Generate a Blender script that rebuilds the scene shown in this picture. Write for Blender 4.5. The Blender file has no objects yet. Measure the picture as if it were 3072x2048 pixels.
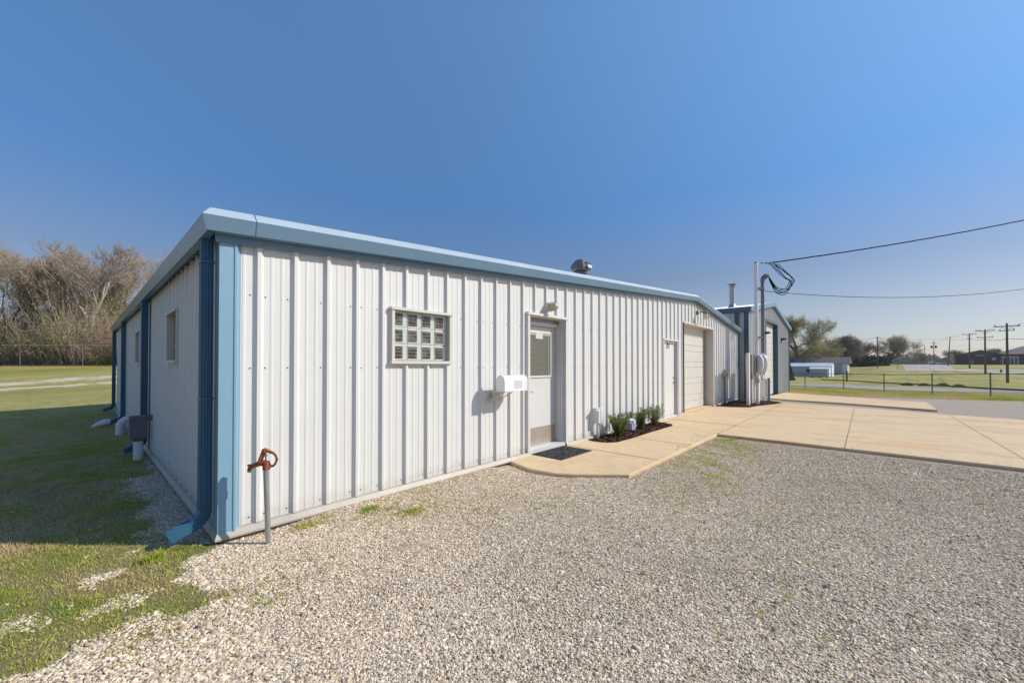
import bpy, math, random
import numpy as np
from mathutils import Vector, Matrix, noise as mnoise
random.seed(7); RNG = np.random.default_rng(7)
SC = bpy.context.scene
COL = SC.collection
PI = math.pi
V = Vector

# ------------------------------------------------------------------ camera frame
FPX = 1171.0; TH = math.radians(42.10); PIT = math.radians(0.6)
FW = np.array([math.cos(TH), math.sin(TH), 0.0]); RT = np.array([math.sin(TH), -math.cos(TH), 0.0])
CAM = np.array([-0.789, -4.022, 1.49])
cd = bpy.data.cameras.new('camera'); co = bpy.data.objects.new('camera', cd); COL.objects.link(co)
co.location = CAM; co.rotation_euler = (PI/2 + PIT, 0, TH - PI/2)
cd.sensor_width = 36; cd.lens = 36*FPX/3072; cd.shift_y = 60.74/3072
cd.clip_start = 0.05; cd.clip_end = 5000
SC.camera = co

# ------------------------------------------------------------------ terrain height
def pchip(xs, ys):
    xs = np.array(xs, float); ys = np.array(ys, float); h = np.diff(xs); d = np.diff(ys)/h; m = np.zeros_like(xs)
    for i in range(1, len(xs)-1):
        if d[i-1]*d[i] > 0:
            w1 = 2*h[i]+h[i-1]; w2 = h[i]+2*h[i-1]; m[i] = (w1+w2)/(w1/d[i-1]+w2/d[i])
    m[-1] = d[-1]
    def g(x):
        x = np.clip(np.asarray(x, float), xs[0], xs[-1]); i = np.clip(np.searchsorted(xs, x)-1, 0, len(xs)-2)
        t = (x-xs[i])/h[i]
        return (2*t**3-3*t**2+1)*ys[i]+(t**3-2*t**2+t)*h[i]*m[i]+(-2*t**3+3*t**2)*ys[i+1]+(t**3-t**2)*h[i]*m[i+1]
    return g
PA = pchip([0,14,17,26,40,55,72,90,104,118,145,250,900],[0,0,-.06,-.26,-.52,-.75,-.88,-.85,.3,1.35,1.8,2.25,3.3])
PB = pchip([0,14,17,26,40,55,72,92,112,145,250,900],[0,0,-.07,-.34,-.62,-.78,-.1,.8,1.45,1.9,2.3,3.4])
PL = pchip([0,12,20,33,60,900],[0,0,.4,1.4,1.7,3])
def ss(a, b, x):
    t = np.clip((x-a)/(b-a), 0, 1); return t*t*(3-2*t)
def G(x, y):
    dx = np.asarray(x, float)-CAM[0]; dy = np.asarray(y, float)-CAM[1]
    Zd = dx*FW[0]+dy*FW[1]; X = dx*RT[0]+dy*RT[1]; u = X/np.maximum(Zd, .5)
    wb = ss(.80, .97, u); wl = 1-ss(-.75, -.35, u)
    x = np.asarray(x, float); y = np.asarray(y, float)
    bank = .045*ss(.2, 1.3, x)*(1-ss(3.0, 3.4, x))*ss(-.7, -.05, y)*(y < 1)
    return (PA(Zd)*(1-wb)+PB(Zd)*wb)*(1-wl)+PL(Zd)*wl+bank
def gz(x, y): return float(G(x, y))
def bear(px, dist):
    """ground position on the photo bearing px at forward distance dist (metres)"""
    u = (px-1536)/FPX
    P = CAM + FW*dist + RT*(u*dist)
    return V((P[0], P[1], gz(P[0], P[1])))
def zat(py, dist): return 1.49 + (1097-py)/FPX*dist

# ------------------------------------------------------------------ 2-D value noise (numpy)
def vnoise(x, y, s=0):
    x = np.asarray(x, float); y = np.asarray(y, float)
    xi = np.floor(x).astype(np.int64); yi = np.floor(y).astype(np.int64); fx = x-xi; fy = y-yi
    fx = fx*fx*(3-2*fx); fy = fy*fy*(3-2*fy)
    def h(a, b):
        n = (a*374761393 + b*668265263 + s*974634777) & 0xffffffff
        n = ((n ^ (n >> 13))*1274126177) & 0xffffffff
        return ((n ^ (n >> 16)) & 0xffff)/65535.0
    return (h(xi,yi)*(1-fx)+h(xi+1,yi)*fx)*(1-fy)+(h(xi,yi+1)*(1-fx)+h(xi+1,yi+1)*fx)*fy
def fbm(x, y, s=0, o=4):
    r = 0; a = .5; t = 0
    for i in range(o):
        r = r + a*vnoise(x*2**i, y*2**i, s+i*17); t += a; a *= .5
    return r/t

# ------------------------------------------------------------------ object helpers
def tag(o, label=None, cat=None, group=None, kind=None):
    if label: o['label'] = label
    if cat: o['category'] = cat
    if group: o['group'] = group
    if kind: o['kind'] = kind
    return o
def empty(name, loc=(0,0,0), rz=0, label=None, cat=None, group=None):
    o = bpy.data.objects.new(name, None); COL.objects.link(o); o.location = loc; o.rotation_euler = (0,0,rz)
    o.empty_display_size = .2
    return tag(o, label, cat, group)
def copy_tree(o, parent=None):
    c = o.copy(); COL.objects.link(c); c.parent = parent
    for ch in [k for k in bpy.data.objects if k.parent == o]: copy_tree(ch, c)
    return c
class MB:
    def __init__(s): s.v = []; s.f = []; s.m = []
    def add(s, vs, fs, m=0):
        b = len(s.v); s.v += [tuple(map(float, q)) for q in vs]
        for f in fs: s.f.append(tuple(i+b for i in f)); s.m.append(m)
        return s
    def box(s, x0, x1, y0, y1, z0, z1, m=0):
        vs = [(x0,y0,z0),(x1,y0,z0),(x1,y1,z0),(x0,y1,z0),(x0,y0,z1),(x1,y0,z1),(x1,y1,z1),(x0,y1,z1)]
        return s.add(vs, [(0,3,2,1),(4,5,6,7),(0,1,5,4),(1,2,6,5),(2,3,7,6),(3,0,4,7)], m)
    def bbox(s, x0, x1, y0, y1, z0, z1, b=.006, m=0):
        """box with chamfered vertical edges and top/bottom edges"""
        def ring(i, z): return [(x0+b+i,y0+i,z),(x1-b-i,y0+i,z),(x1-i,y0+b+i,z),(x1-i,y1-b-i,z),(x1-b-i,y1-i,z),(x0+b+i,y1-i,z),(x0+i,y1-b-i,z),(x0+i,y0+b+i,z)]
        return s.rings([ring(b,z0), ring(0,z0+b), ring(0,z1-b), ring(b,z1)], m, True)
    def rings(s, rs, m=0, cap=True, closed=True):
        n = len(rs[0]); vs = [p for r in rs for p in r]; fs = []
        for i in range(len(rs)-1):
            for j in range(n if closed else n-1):
                a = i*n+j; b = i*n+(j+1) % n; fs.append((a, b, b+n, a+n))
        if cap: fs.append(tuple(range(n-1,-1,-1))); fs.append(tuple(range((len(rs)-1)*n, len(rs)*n)))
        return s.add(vs, fs, m)
    def tube(s, pts, r, n=8, m=0, cap=True, sq=1.0):
        pts = [V(p) for p in pts]; rs = r if isinstance(r, (list, tuple)) else [r]*len(pts); out = []
        up = None
        for i, p in enumerate(pts):
            t = (pts[min(i+1, len(pts)-1)]-pts[max(i-1, 0)]).normalized()
            if up is None:
                up = V((0,0,1)) if abs(t.z) < .9 else V((1,0,0))
            a = (up - t*up.dot(t)).normalized(); up = a; b = t.cross(a)
            out.append([p + (a*math.cos(2*PI*k/n+PI/n) + b*math.sin(2*PI*k/n+PI/n))*rs[i] for k in range(n)])
        return s.rings(out, m, cap)
    def cyl(s, p, q, r, n=12, m=0, r2=None): return s.tube([p, q], [r, r if r2 is None else r2], n, m)
    def lathe(s, c, prof, n=16, m=0, ax='z'):
        rs = []
        for rr, h in prof:
            ring = []
            for k in range(n):
                a = 2*PI*k/n; u = rr*math.cos(a); w = rr*math.sin(a)
                ring.append({'z': (c[0]+u, c[1]+w, c[2]+h), 'y': (c[0]+u, c[1]+h, c[2]+w), 'x': (c[0]+h, c[1]+u, c[2]+w)}[ax])
            rs.append(ring)
        return s.rings(rs, m, True)
    def prism(s, poly, axis, a0, a1, m=0):
        def pt(p, a): return {'x': (a, p[0], p[1]), 'y': (p[0], a, p[1]), 'z': (p[0], p[1], a)}[axis]
        n = len(poly); vs = [pt(p, a0) for p in poly]+[pt(p, a1) for p in poly]
        fs = [tuple(range(n-1,-1,-1)), tuple(range(n, 2*n))]+[(i, (i+1) % n, (i+1) % n+n, i+n) for i in range(n)]
        return s.add(vs, fs, m)
    def sphere(s, c, r, m=0, n=10, sx=1, sy=1, sz=1):
        pr = [(math.sin(PI*i/n)*r if 0 < i < n else r*.02, -math.cos(PI*i/n)*r) for i in range(n+1)]
        b = len(s.v); s.lathe((0,0,0), pr, n+4, m)
        for i in range(b, len(s.v)): q = s.v[i]; s.v[i] = (c[0]+q[0]*sx, c[1]+q[1]*sy, c[2]+q[2]*sz)
        return s
    def build(s, name, mats, parent=None, smooth=False, sharp=35, loc=None, rz=None):
        me = bpy.data.meshes.new(name); me.from_pydata(s.v, [], s.f); me.update()
        if not isinstance(mats, (list, tuple)): mats = [mats]
        for q in mats: me.materials.append(q)
        if len(mats) > 1: me.polygons.foreach_set('material_index', s.m)
        import bmesh
        bm = bmesh.new(); bm.from_mesh(me); bmesh.ops.recalc_face_normals(bm, faces=bm.faces)
        bm.to_mesh(me); bm.free()
        if smooth:
            me.polygons.foreach_set('use_smooth', [True]*len(me.polygons))
            me.set_sharp_from_angle(angle=math.radians(sharp))
        o = bpy.data.objects.new(name, me); COL.objects.link(o)
        if parent is not None: o.parent = parent
        if loc is not None: o.location = loc
        if rz is not None: o.rotation_euler = (0,0,rz)
        return o
def bulk(name, verts, faces, mat, parent=None, attr=None):
    """numpy mesh: verts (n,3), faces (m,k)"""
    me = bpy.data.meshes.new(name); nv = len(verts); nf, k = faces.shape
    me.vertices.add(nv); me.vertices.foreach_set('co', np.ascontiguousarray(verts, np.float32).ravel())
    me.loops.add(nf*k); me.loops.foreach_set('vertex_index', np.ascontiguousarray(faces, np.int32).ravel())
    me.polygons.add(nf); me.polygons.foreach_set('loop_start', np.arange(0, nf*k, k, dtype=np.int32))
    me.polygons.foreach_set('loop_total', np.full(nf, k, np.int32))
    me.update(calc_edges=True); me.validate()
    for an, av in (attr or {}).items():
        a = me.attributes.new(an, 'FLOAT', 'POINT'); a.data.foreach_set('value', np.ascontiguousarray(av, np.float32))
    for q in (mat if isinstance(mat, (list, tuple)) else [mat]): me.materials.append(q)
    o = bpy.data.objects.new(name, me); COL.objects.link(o)
    if parent is not None: o.parent = parent
    return o

# ------------------------------------------------------------------ materials
class NT:
    def __init__(s, name):
        s.mat = bpy.data.materials.new(name); s.mat.use_nodes = True; s.t = s.mat.node_tree; s.n = s.t.nodes; s.l = s.t.links
        s.b = s.n['Principled BSDF']; s.tc = None
    def N(s, ty, **kw):
        n = s.n.new(ty)
        for k, v in kw.items():
            if k in n.inputs.keys() if isinstance(k, str) and k[0].isupper() else False: n.inputs[k].default_value = v
            else: setattr(n, k, v)
        return n
    def L(s, a, b): s.l.new(a, b)
    def obj(s):
        if not s.tc: s.tc = s.n.new('ShaderNodeTexCoord')
        return s.tc.outputs['Object']
    def mapped(s, sc):
        m = s.n.new('ShaderNodeMapping'); m.inputs['Scale'].default_value = sc; s.L(s.obj(), m.inputs[0]); return m.outputs[0]
    def noise(s, scale, detail=4, rough=.55, vec=None, out='Fac'):
        n = s.n.new('ShaderNodeTexNoise'); n.inputs['Scale'].default_value = scale; n.inputs['Detail'].default_value = detail
        n.inputs['Roughness'].default_value = rough; s.L(vec if vec else s.obj(), n.inputs['Vector']); return n.outputs[out]
    def vor(s, scale, feat='F1', out='Color', vec=None, rnd=1):
        n = s.n.new('ShaderNodeTexVoronoi'); n.feature = feat; n.inputs['Scale'].default_value = scale
        n.inputs['Randomness'].default_value = rnd; s.L(vec if vec else s.obj(), n.inputs['Vector']); return n.outputs[out]
    def ramp(s, fac, stops, interp='LINEAR'):
        r = s.n.new('ShaderNodeValToRGB'); r.color_ramp.interpolation = interp; e = r.color_ramp.elements
        while len(e) < len(stops): e.new(.5)
        for i, (p, c) in enumerate(stops):
            e[i].position = p; e[i].color = (c, c, c, 1) if isinstance(c, (int, float)) else (*c, 1)
        s.L(fac, r.inputs[0]); return r.outputs[0]
    def mix(s, fac, a, b, mode='MIX'):
        m = s.n.new('ShaderNodeMix'); m.data_type = 'RGBA'; m.blend_type = mode
        for k, q in ((0, fac), (6, a), (7, b)):
            if isinstance(q, (int, float)): m.inputs[k].default_value = q if k == 0 else (q, q, q, 1)
            elif isinstance(q, tuple): m.inputs[k].default_value = (*q, 1)
            else: s.L(q, m.inputs[k])
        return m.outputs[2]
    def math(s, op, a, b=0.0, clamp=False):
        m = s.n.new('ShaderNodeMath'); m.operation = op; m.use_clamp = clamp
        for k, q in ((0, a), (1, b)):
            if isinstance(q, (int, float)): m.inputs[k].default_value = q
            else: s.L(q, m.inputs[k])
        return m.outputs[0]
    def attr(s, name, ty='GEOMETRY'):
        a = s.n.new('ShaderNodeAttribute'); a.attribute_name = name; a.attribute_type = ty; return a.outputs['Fac']
    def sep(s):
        n = s.n.new('ShaderNodeSeparateXYZ'); s.L(s.obj(), n.inputs[0]); return n.outputs
    def base(s, c):
        if isinstance(c, tuple): s.b.inputs['Base Color'].default_value = (*c, 1)
        else: s.L(c, s.b.inputs['Base Color'])
    def bump(s, h, strength=.3, dist=.01, prev=None):
        b = s.n.new('ShaderNodeBump'); b.inputs['Strength'].default_value = strength; b.inputs['Distance'].default_value = dist
        s.L(h, b.inputs['Height'])
        if prev: s.L(prev, b.inputs['Normal'])
        s.L(b.outputs[0], s.b.inputs['Normal']); return b.outputs[0]
    def set(s, rough=.5, metal=0, spec=None):
        s.b.inputs['Roughness'].default_value = rough; s.b.inputs['Metallic'].default_value = metal
        if spec is not None: s.b.inputs['Specular IOR Level'].default_value = spec
        return s
def paint(name, col, rough=.45, var=.12, dirt=None, metal=0, scale=3, spec=None):
    k = NT(name); k.set(rough, metal, spec)
    f = k.noise(scale, 5, .6)
    c = k.mix(k.ramp(f, [(.35, 0.0), (.75, 1.0)]), col, tuple(q*(1-var) for q in col))
    f2 = k.noise(scale*14, 3, .6, k.mapped((1, 1, .25)))
    c = k.mix(k.ramp(f2, [(.55, 0.0), (.8, .35)]), c, tuple(q*(1-var*1.8) for q in col))
    if dirt: # grime just above the ground, in its own ragged shape
        z = k.sep()[2]; e = k.math('ADD', z, k.math('MULTIPLY', k.noise(9, 4), -.28))
        c = k.mix(k.ramp(e, [(0.0, .28), (.09, 0.0)]), c, dirt)
        st = k.noise(5, 5, .7, k.mapped((6, 6, .25))); c = k.mix(k.ramp(st, [(.60, 0.0), (.78, .12)]), c, tuple(q*.72 for q in col))
    k.base(c)
    k.bump(k.noise(scale*.8, 3), .16, .03)
    return k.mat
def flat(name, col, rough=.5, metal=0, spec=None): return paint(name, col, rough, .1, None, metal, 8, spec)
WHITE = paint('white_wall_paint', (.645,.64,.618), .40, .035, (.40,.34,.27))
CREAM = paint('cream_trim_paint', (.60,.575,.52), .45, .08)
FLASH = paint('dull_base_flashing', (.40,.36,.31), .5, .2)
OFFWHITE = paint('off_white_paint', (.61,.60,.585), .5, .08)  # off-white of the door leaf and frames, slightly darker than the wall
BLUE = paint('slate_blue_paint', (.20,.35,.46), .38, .10)
DBLUE = paint('deep_blue_paint', (.040,.13,.215), .40, .14)
RAKE = paint('rake_blue_paint', (.14,.235,.33), .30, .08)
SUNLIT = paint('sunlit_pale_blue_paint', (.40,.48,.54), .45, .10)  # paler blue paints strong sunlight into the upper trim folds
TEAL = paint('teal_blue_paint', (.035,.090,.135), .4, .12)
W2 = paint('grey_white_wall_paint', (.55,.55,.53), .45, .08)
GALV = paint('galvanised_steel', (.45,.46,.47), .42, .2, None, .75, 6)
ROOFM = paint('pale_roof_metal', (.74,.75,.76), .4, .08)
PVC = paint('white_pvc', (.72,.72,.70), .4, .08)
GREYBOX = paint('grey_enamel', (.40,.41,.41), .5, .12)
DGREY = paint('dark_grey_enamel', (.15,.14,.15), .55, .15)
LGREY = paint('light_grey_enamel', (.60,.61,.60), .45, .1)
BLACK = flat('black_rubber', (.018,.018,.02), .6)
STEEL = paint('brushed_kick_plate', (.46,.40,.34), .42, .15, None, .6, 5)
PIPEM = paint('weathered_conduit', (.17,.18,.20), .5, .2, None, .3)
GASM = paint('gas_meter_grey', (.30,.34,.39), .5, .15)
GASP = paint('gas_pipe_paint', (.10,.13,.17), .5, .15)
SCREWM = flat('screw_grey', (.10,.10,.11), .5, .3)
SCREWB = flat('screw_blue', (.30,.42,.50), .4, .2)
WOODW = paint('white_painted_wood', (.66,.66,.66), .6, .14, (.4,.33,.27))
def wood(name, col):
    k = NT(name); k.set(.85); f = k.noise(6, 6, .7, k.mapped((6,6,.5)))
    k.base(k.mix(f, tuple(q*.55 for q in col), tuple(q*1.3 for q in col))); k.bump(f, .4, .02); return k.mat
POLEM = wood('creosote_pole_wood', (.15,.12,.10))
SILL = wood('weathered_sill_wood', (.26,.16,.10))
def rust():
    k = NT('rusty_orange_cast_iron'); k.set(.7)
    f = k.noise(28, 6, .7); k.base(k.ramp(f, [(.3, (.10,.032,.014)), (.5, (.30,.075,.028)), (.7, (.42,.13,.05))])); k.bump(f, .5, .004); return k.mat
RUST = rust()
VENTM = paint('dull_vent_metal', (.20,.19,.19), .5, .35, None, .5, 6)
def glassdark(name, col, rough=.06):
    k = NT(name); k.set(rough); k.base(col); k.b.inputs['Specular IOR Level'].default_value = .8; return k.mat
GLASS = glassdark('dark_window_glass', (.03,.035,.04))
def glass_clear():
    k = NT('clear_glass'); k.set(.02); k.base((.9,.95,.92)); k.b.inputs['Transmission Weight'].default_value = 1.0
    k.b.inputs['IOR'].default_value = 1.12; return k.mat
CLEAR = glass_clear()
BLOCKRIM = glassdark('pale_green_glass', (.52,.56,.50), .10)
MORTAR = flat('white_block_mortar', (.62,.64,.60), .6)
def blindglass():
    k = NT('block_glass_over_shutter'); z = k.sep()[2]
    w = k.math('FRACT', k.math('MULTIPLY', z, 24.0))
    c = k.ramp(w, [(0.0, (.015,.008,.012)), (.35, (.05,.028,.03)), (.6, (.11,.07,.06)), (.85, (.17,.14,.12)), (.97, (.02,.01,.012))])
    c2 = k.mix(k.ramp(k.noise(11, 3, .6), [(.45, 0.0), (.7, .6)]), c, (.22,.26,.23))
    k.base(c2); k.set(.09); k.bump(k.noise(30, 2), .25, .01); return k.mat
BLINDG = blindglass()
def blinds():
    k = NT('olive_blinds'); z = k.sep()[2]; w = k.math('FRACT', k.math('MULTIPLY', z, 46.0))
    k.base(k.ramp(w, [(0.0, (.035,.037,.03)), (.3, (.13,.13,.10)), (.7, (.21,.21,.16)), (.9, (.06,.062,.05))])); k.set(.4); return k.mat
BLINDS = blinds()
def concrete(name, warm=1.0):
    k = NT(name); k.set(.82)
    a = k.noise(.8, 6, .7); b = k.noise(7, 6, .65); c_ = k.noise(90, 3, .6); st = k.noise(1.3, 4, .5, k.mapped((1,.25,1)))
    c = k.mix(a, (.64,.455,.255), (.78,.58,.345))
    c = k.mix(k.ramp(b, [(.3, .0), (.75, .40)]), c, (.44,.32,.20))
    c = k.mix(k.ramp(st, [(.53, 0.0), (.70, .85)]), c, (.60,.33,.13))
    dk = k.noise(2.2, 5, .7); c = k.mix(k.ramp(dk, [(.52, 0.0), (.75, .5)]), c, (.36,.28,.19))
    c = k.mix(k.ramp(c_, [(.35, .35), (.6, 0.0)]), c, (.38,.29,.20))
    k.base(c); k.bump(c_, .35, .003); return k.mat
CONC = concrete('tan_concrete')
CONC2 = concrete('pale_concrete')
JOINT = flat('brown_stained_joint', (.20,.14,.09), .9)  # brown stained colour of the joint lines
MULCH = NT('dark_brown_mulch'); MULCH.set(.95)
_r = MULCH.vor(45); MULCH.base(MULCH.mix(MULCH.math('FRACT', MULCH.math('MULTIPLY', _r, 1.0)), (.035,.017,.012), (.13,.07,.05))); MULCH.bump(MULCH.vor(45, 'F1', 'Distance'), .8, .02); MULCH = MULCH.mat
def road_mat(name, a, b, sc=60):
    k = NT(name); k.set(.9); f = k.noise(.35, 5, .6); g = k.noise(sc, 3, .6)
    k.base(k.mix(k.ramp(g, [(.35, .0), (.7, .6)]), k.mix(f, a, b), tuple(q*.6 for q in a))); k.bump(g, .4, .005); return k.mat
ROAD = road_mat('grey_road_surface', (.30,.275,.26), (.40,.37,.345))
LOT = road_mat('parking_surface', (.36,.31,.29), (.47,.41,.375))
KERB = flat('pale_kerb', (.62,.58,.52), .8)
DIRT = road_mat('pale_dirt_track', (.55,.47,.38), (.68,.60,.50), 20)

# gravel / grass sheet material
def ground_mat():
    k = NT('ground_gravel_and_grass'); k.set(.92, 0, .2)
    gr = k.attr('grass')
    n1 = k.noise(5.5, 5, .65); n2 = k.noise(.6, 5, .6); n3 = k.noise(38, 4, .7)
    # gravel
    cell = k.vor(74); dist = k.vor(74, 'F1', 'Distance')
    sepc = k.n.new('ShaderNodeSeparateColor'); k.L(cell, sepc.inputs[0])
    stone = k.ramp(sepc.outputs[0], [(0.0, (.30,.235,.175)), (.25, (.48,.385,.285)), (.6, (.60,.49,.38)), (.9, (.72,.61,.49)), (1.0, (.46,.33,.21))])
    gap = k.ramp(dist, [(.30, 0.0), (.62, .85)])
    gv = k.mix(gap, stone, (.20,.16,.12))
    gv = k.mix(k.ramp(n2, [(.42, 0.0), (.68, .42)]), gv, (.47,.385,.30))
    gv = k.mix(k.math('MULTIPLY', k.ramp(n1, [(.60, 0.0), (.72, .9)]), k.ramp(n2, [(.50, 0.0), (.60, .55)])), gv, (.26,.29,.10))
    gv = k.mix(k.math('MULTIPLY', k.math('SUBTRACT', 1.0, k.attr('near')), .8), gv, k.mix(n1, (.34,.285,.235), (.50,.42,.345)))
    # grass
    ga = k.ramp(k.noise(3.1, 6, .75), [(.30, (.14,.155,.035)), (.44, (.28,.27,.065)), (.55, (.45,.37,.14)), (.70, (.58,.45,.24))])
    gb = k.mix(k.ramp(n2, [(.35, 0.0), (.7, .55)]), ga, (.42,.355,.155))
    n5 = k.noise(.16, 4, .6); gb = k.mix(k.ramp(n5, [(.42, 0.0), (.6, .5)]), gb, (.25,.27,.07))
    gb = k.mix(k.ramp(n3, [(.3, .55), (.62, 0.0)]), gb, (.09,.085,.035))
    gb = k.mix(k.math('MULTIPLY', k.attr('near'), k.ramp(n3, [(.35, .9), (.65, .35)])), gb, (.17,.13,.075))
    st_ = k.noise(.35, 5, .7, k.mapped((.35, 1, 1)))
    fg = k.ramp(st_, [(.33, (.18,.17,.035)), (.48, (.30,.26,.06)), (.60, (.40,.33,.10)), (.70, (.48,.38,.17))])
    gb = k.mix(k.math('MULTIPLY', k.attr('far'), .72), gb, fg)
    tr = k.math('ADD', k.attr('track'), k.math('MULTIPLY', k.math('SUBTRACT', k.noise(.9, 6, .8), .5), 2.4))
    tr = k.math('ADD', tr, k.math('MULTIPLY', k.math('SUBTRACT', n1, .5), .6))
    gb = k.mix(k.ramp(tr, [(.40, 0.0), (.62, .95)]), gb, k.mix(n1, (.50,.41,.30), (.70,.62,.50)))
    m = k.math('ADD', gr, k.math('MULTIPLY', k.math('SUBTRACT', n1, .5), 1.1))
    m = k.math('ADD', m, k.math('MULTIPLY', k.math('SUBTRACT', n3, .5), .5))
    mk = k.ramp(m, [(.44, 0.0), (.56, 1.0)])
    k.base(k.mix(mk, gv, gb))
    h = k.mix(mk, k.math('SUBTRACT', 1.0, dist), n3)
    k.bump(h, .9, .012); return k.mat
GROUND = ground_mat()
def stone_mat():
    k = NT('crushed_limestone'); k.set(.85, 0, .25)
    r = k.attr('rnd', 'INSTANCER')
    c = k.ramp(r, [(0.0, (.20,.155,.12)), (.12, (.38,.305,.22)), (.42, (.62,.50,.365)), (.78, (.76,.64,.485)), (.93, (.88,.78,.62)), (.97, (.58,.35,.18)), (1.0, (.26,.235,.225))])
    k.base(k.mix(.25, c, k.noise(60, 3), 'OVERLAY')); return k.mat
STONE = stone_mat()
def blade_mat(name, stops, rough=.7):
    k = NT(name); k.set(rough, 0, .2); k.base(k.ramp(k.attr('rnd'), stops))
    tr = k.n.new('ShaderNodeBsdfTranslucent'); k.L(k.b.inputs['Base Color'].links[0].from_socket, tr.inputs[0])
    mx = k.n.new('ShaderNodeMixShader'); mx.inputs[0].default_value = .3
    out = k.n['Material Output']; k.L(k.b.outputs[0], mx.inputs[1]); k.L(tr.outputs[0], mx.inputs[2]); k.L(mx.outputs[0], out.inputs[0]); return k.mat
GRASSM = blade_mat('mixed_grass', [(0.0, (.20,.32,.03)), (.22, (.38,.46,.05)), (.42, (.54,.52,.11)), (.62, (.55,.45,.20)), (1.0, (.68,.52,.31))])
LEAFM = blade_mat('shrub_leaf', [(0.0, (.045,.09,.018)), (.5, (.11,.18,.03)), (.85, (.23,.29,.05)), (1.0, (.36,.38,.09))], .35)
BARK = wood('grey_brown_bark', (.25,.185,.14))
BARKP = wood('pale_bark', (.46,.39,.33))
BARKD = wood('dark_bark', (.13,.095,.08))
TWIG = wood('brown_twig_bark', (.40,.31,.22))
TWIG2 = wood('greyish_twig_bark', (.38,.31,.26))
BUDM = blade_mat('spring_buds', [(0.0, (.24,.22,.07)), (.5, (.40,.39,.11)), (1.0, (.55,.52,.18))])
TWIG2D = wood('dark_brush_twig', (.24,.19,.135))
YGREEN = blade_mat('yellow_green_leaf', [(0.0, (.14,.19,.03)), (.5, (.30,.33,.06)), (1.0, (.48,.45,.12))])
BUDR = blade_mat('reddish_buds', [(0.0, (.22,.14,.11)), (.5, (.34,.23,.18)), (1.0, (.30,.19,.14))])
BRUSHM = blade_mat('brush_leaf', [(0.0, (.14,.18,.03)), (.35, (.34,.38,.06)), (.55, (.42,.40,.10)), (.68, (.34,.25,.14)), (1.0, (.50,.37,.24))])
EVERG = blade_mat('dark_evergreen', [(0.0, (.05,.07,.03)), (1.0, (.13,.15,.07))])
FARM = blade_mat('far_wood', [(0.0, (.09,.08,.07)), (.6, (.15,.13,.11)), (1.0, (.17,.18,.10))])
LITTER = blade_mat('dry_leaf', [(0.0, (.25,.13,.07)), (.6, (.45,.26,.15)), (1.0, (.62,.45,.32))])
BRICK = paint('dark_brown_brick', (.14,.06,.045), .8, .3, None, 0, 2)
SHINGLE = paint('grey_shingle', (.12,.105,.11), .9, .25, None, 0, 2)
SHINGLE2 = paint('brown_shingle', (.20,.16,.14), .9, .2, None, 0, 2)
SIDING = paint('grey_blue_siding', (.42,.46,.50), .7, .1)
SHEDW = paint('white_shed_siding', (.68,.71,.74), .6, .08)
CARP = paint('silver_car_paint', (.45,.50,.52), .25, .05, None, .5)
FENCEM = paint('fence_pipe', (.16,.17,.16), .6, .15)
FENCED = paint('dark_fence_rail', (.045,.05,.05), .6, .15)

# ------------------------------------------------------------------ world + sun
EL = math.radians(35.5); AZ = math.radians(137.7)
w = bpy.data.worlds.new("World"); SC.world = w; w.use_nodes = True
wn = w.node_tree.nodes; sky = wn.new('ShaderNodeTexSky'); sky.sky_type = 'NISHITA'; sky.sun_disc = False
sky.sun_elevation = EL; sky.sun_rotation = AZ; sky.air_density = 1.0; sky.dust_density = .6; sky.ozone_density = 2.2; sky.altitude = 100
tcw = wn.new('ShaderNodeTexCoord'); spw = wn.new('ShaderNodeSeparateXYZ'); rpw = wn.new('ShaderNodeValToRGB'); mxw = wn.new('ShaderNodeMix'); mxw.data_type = 'RGBA'; mxw.blend_type = 'MULTIPLY'; mxw.inputs[0].default_value = 1
WL = w.node_tree.links; WL.new(tcw.outputs['Generated'], spw.inputs[0]); WL.new(spw.outputs[2], rpw.inputs[0])
el_ = rpw.color_ramp.elements
while len(el_) < 6: el_.new(.5)
for i, (p, c) in enumerate([(0.0, (.40,.41,.50)), (.045, (.42,.40,.45)), (.12, (.455,.41,.425)), (.20, (.41,.40,.44)), (.375, (.36,.54,.70)), (.67, (.65,.88,1.0))]): el_[i].position = p; el_[i].color = (*c, 1)
WL.new(sky.outputs[0], mxw.inputs[6]); WL.new(rpw.outputs[0], mxw.inputs[7]); WL.new(mxw.outputs[2], wn['Background'].inputs[0]); wn['Background'].inputs[1].default_value = .2
sl = bpy.data.lights.new('sun', 'SUN'); so = bpy.data.objects.new('sun', sl); COL.objects.link(so)
sl.energy = 4.7; sl.angle = math.radians(.55); sl.color = (1, .925, .81)
LD = V((math.sin(AZ)*math.cos(EL), math.cos(AZ)*math.cos(EL), math.sin(EL)))
so.rotation_euler = LD.to_track_quat('Z', 'Y').to_euler(); so.location = (10, -10, 20)
SC.view_settings.view_transform = 'Standard'; SC.view_settings.look = 'None'; SC.view_settings.gamma = 1
SC.view_settings.exposure = 0.0
SC.cycles.use_denoising = True
SC.cycles.max_bounces = 6; SC.cycles.transparent_max_bounces = 8

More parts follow.
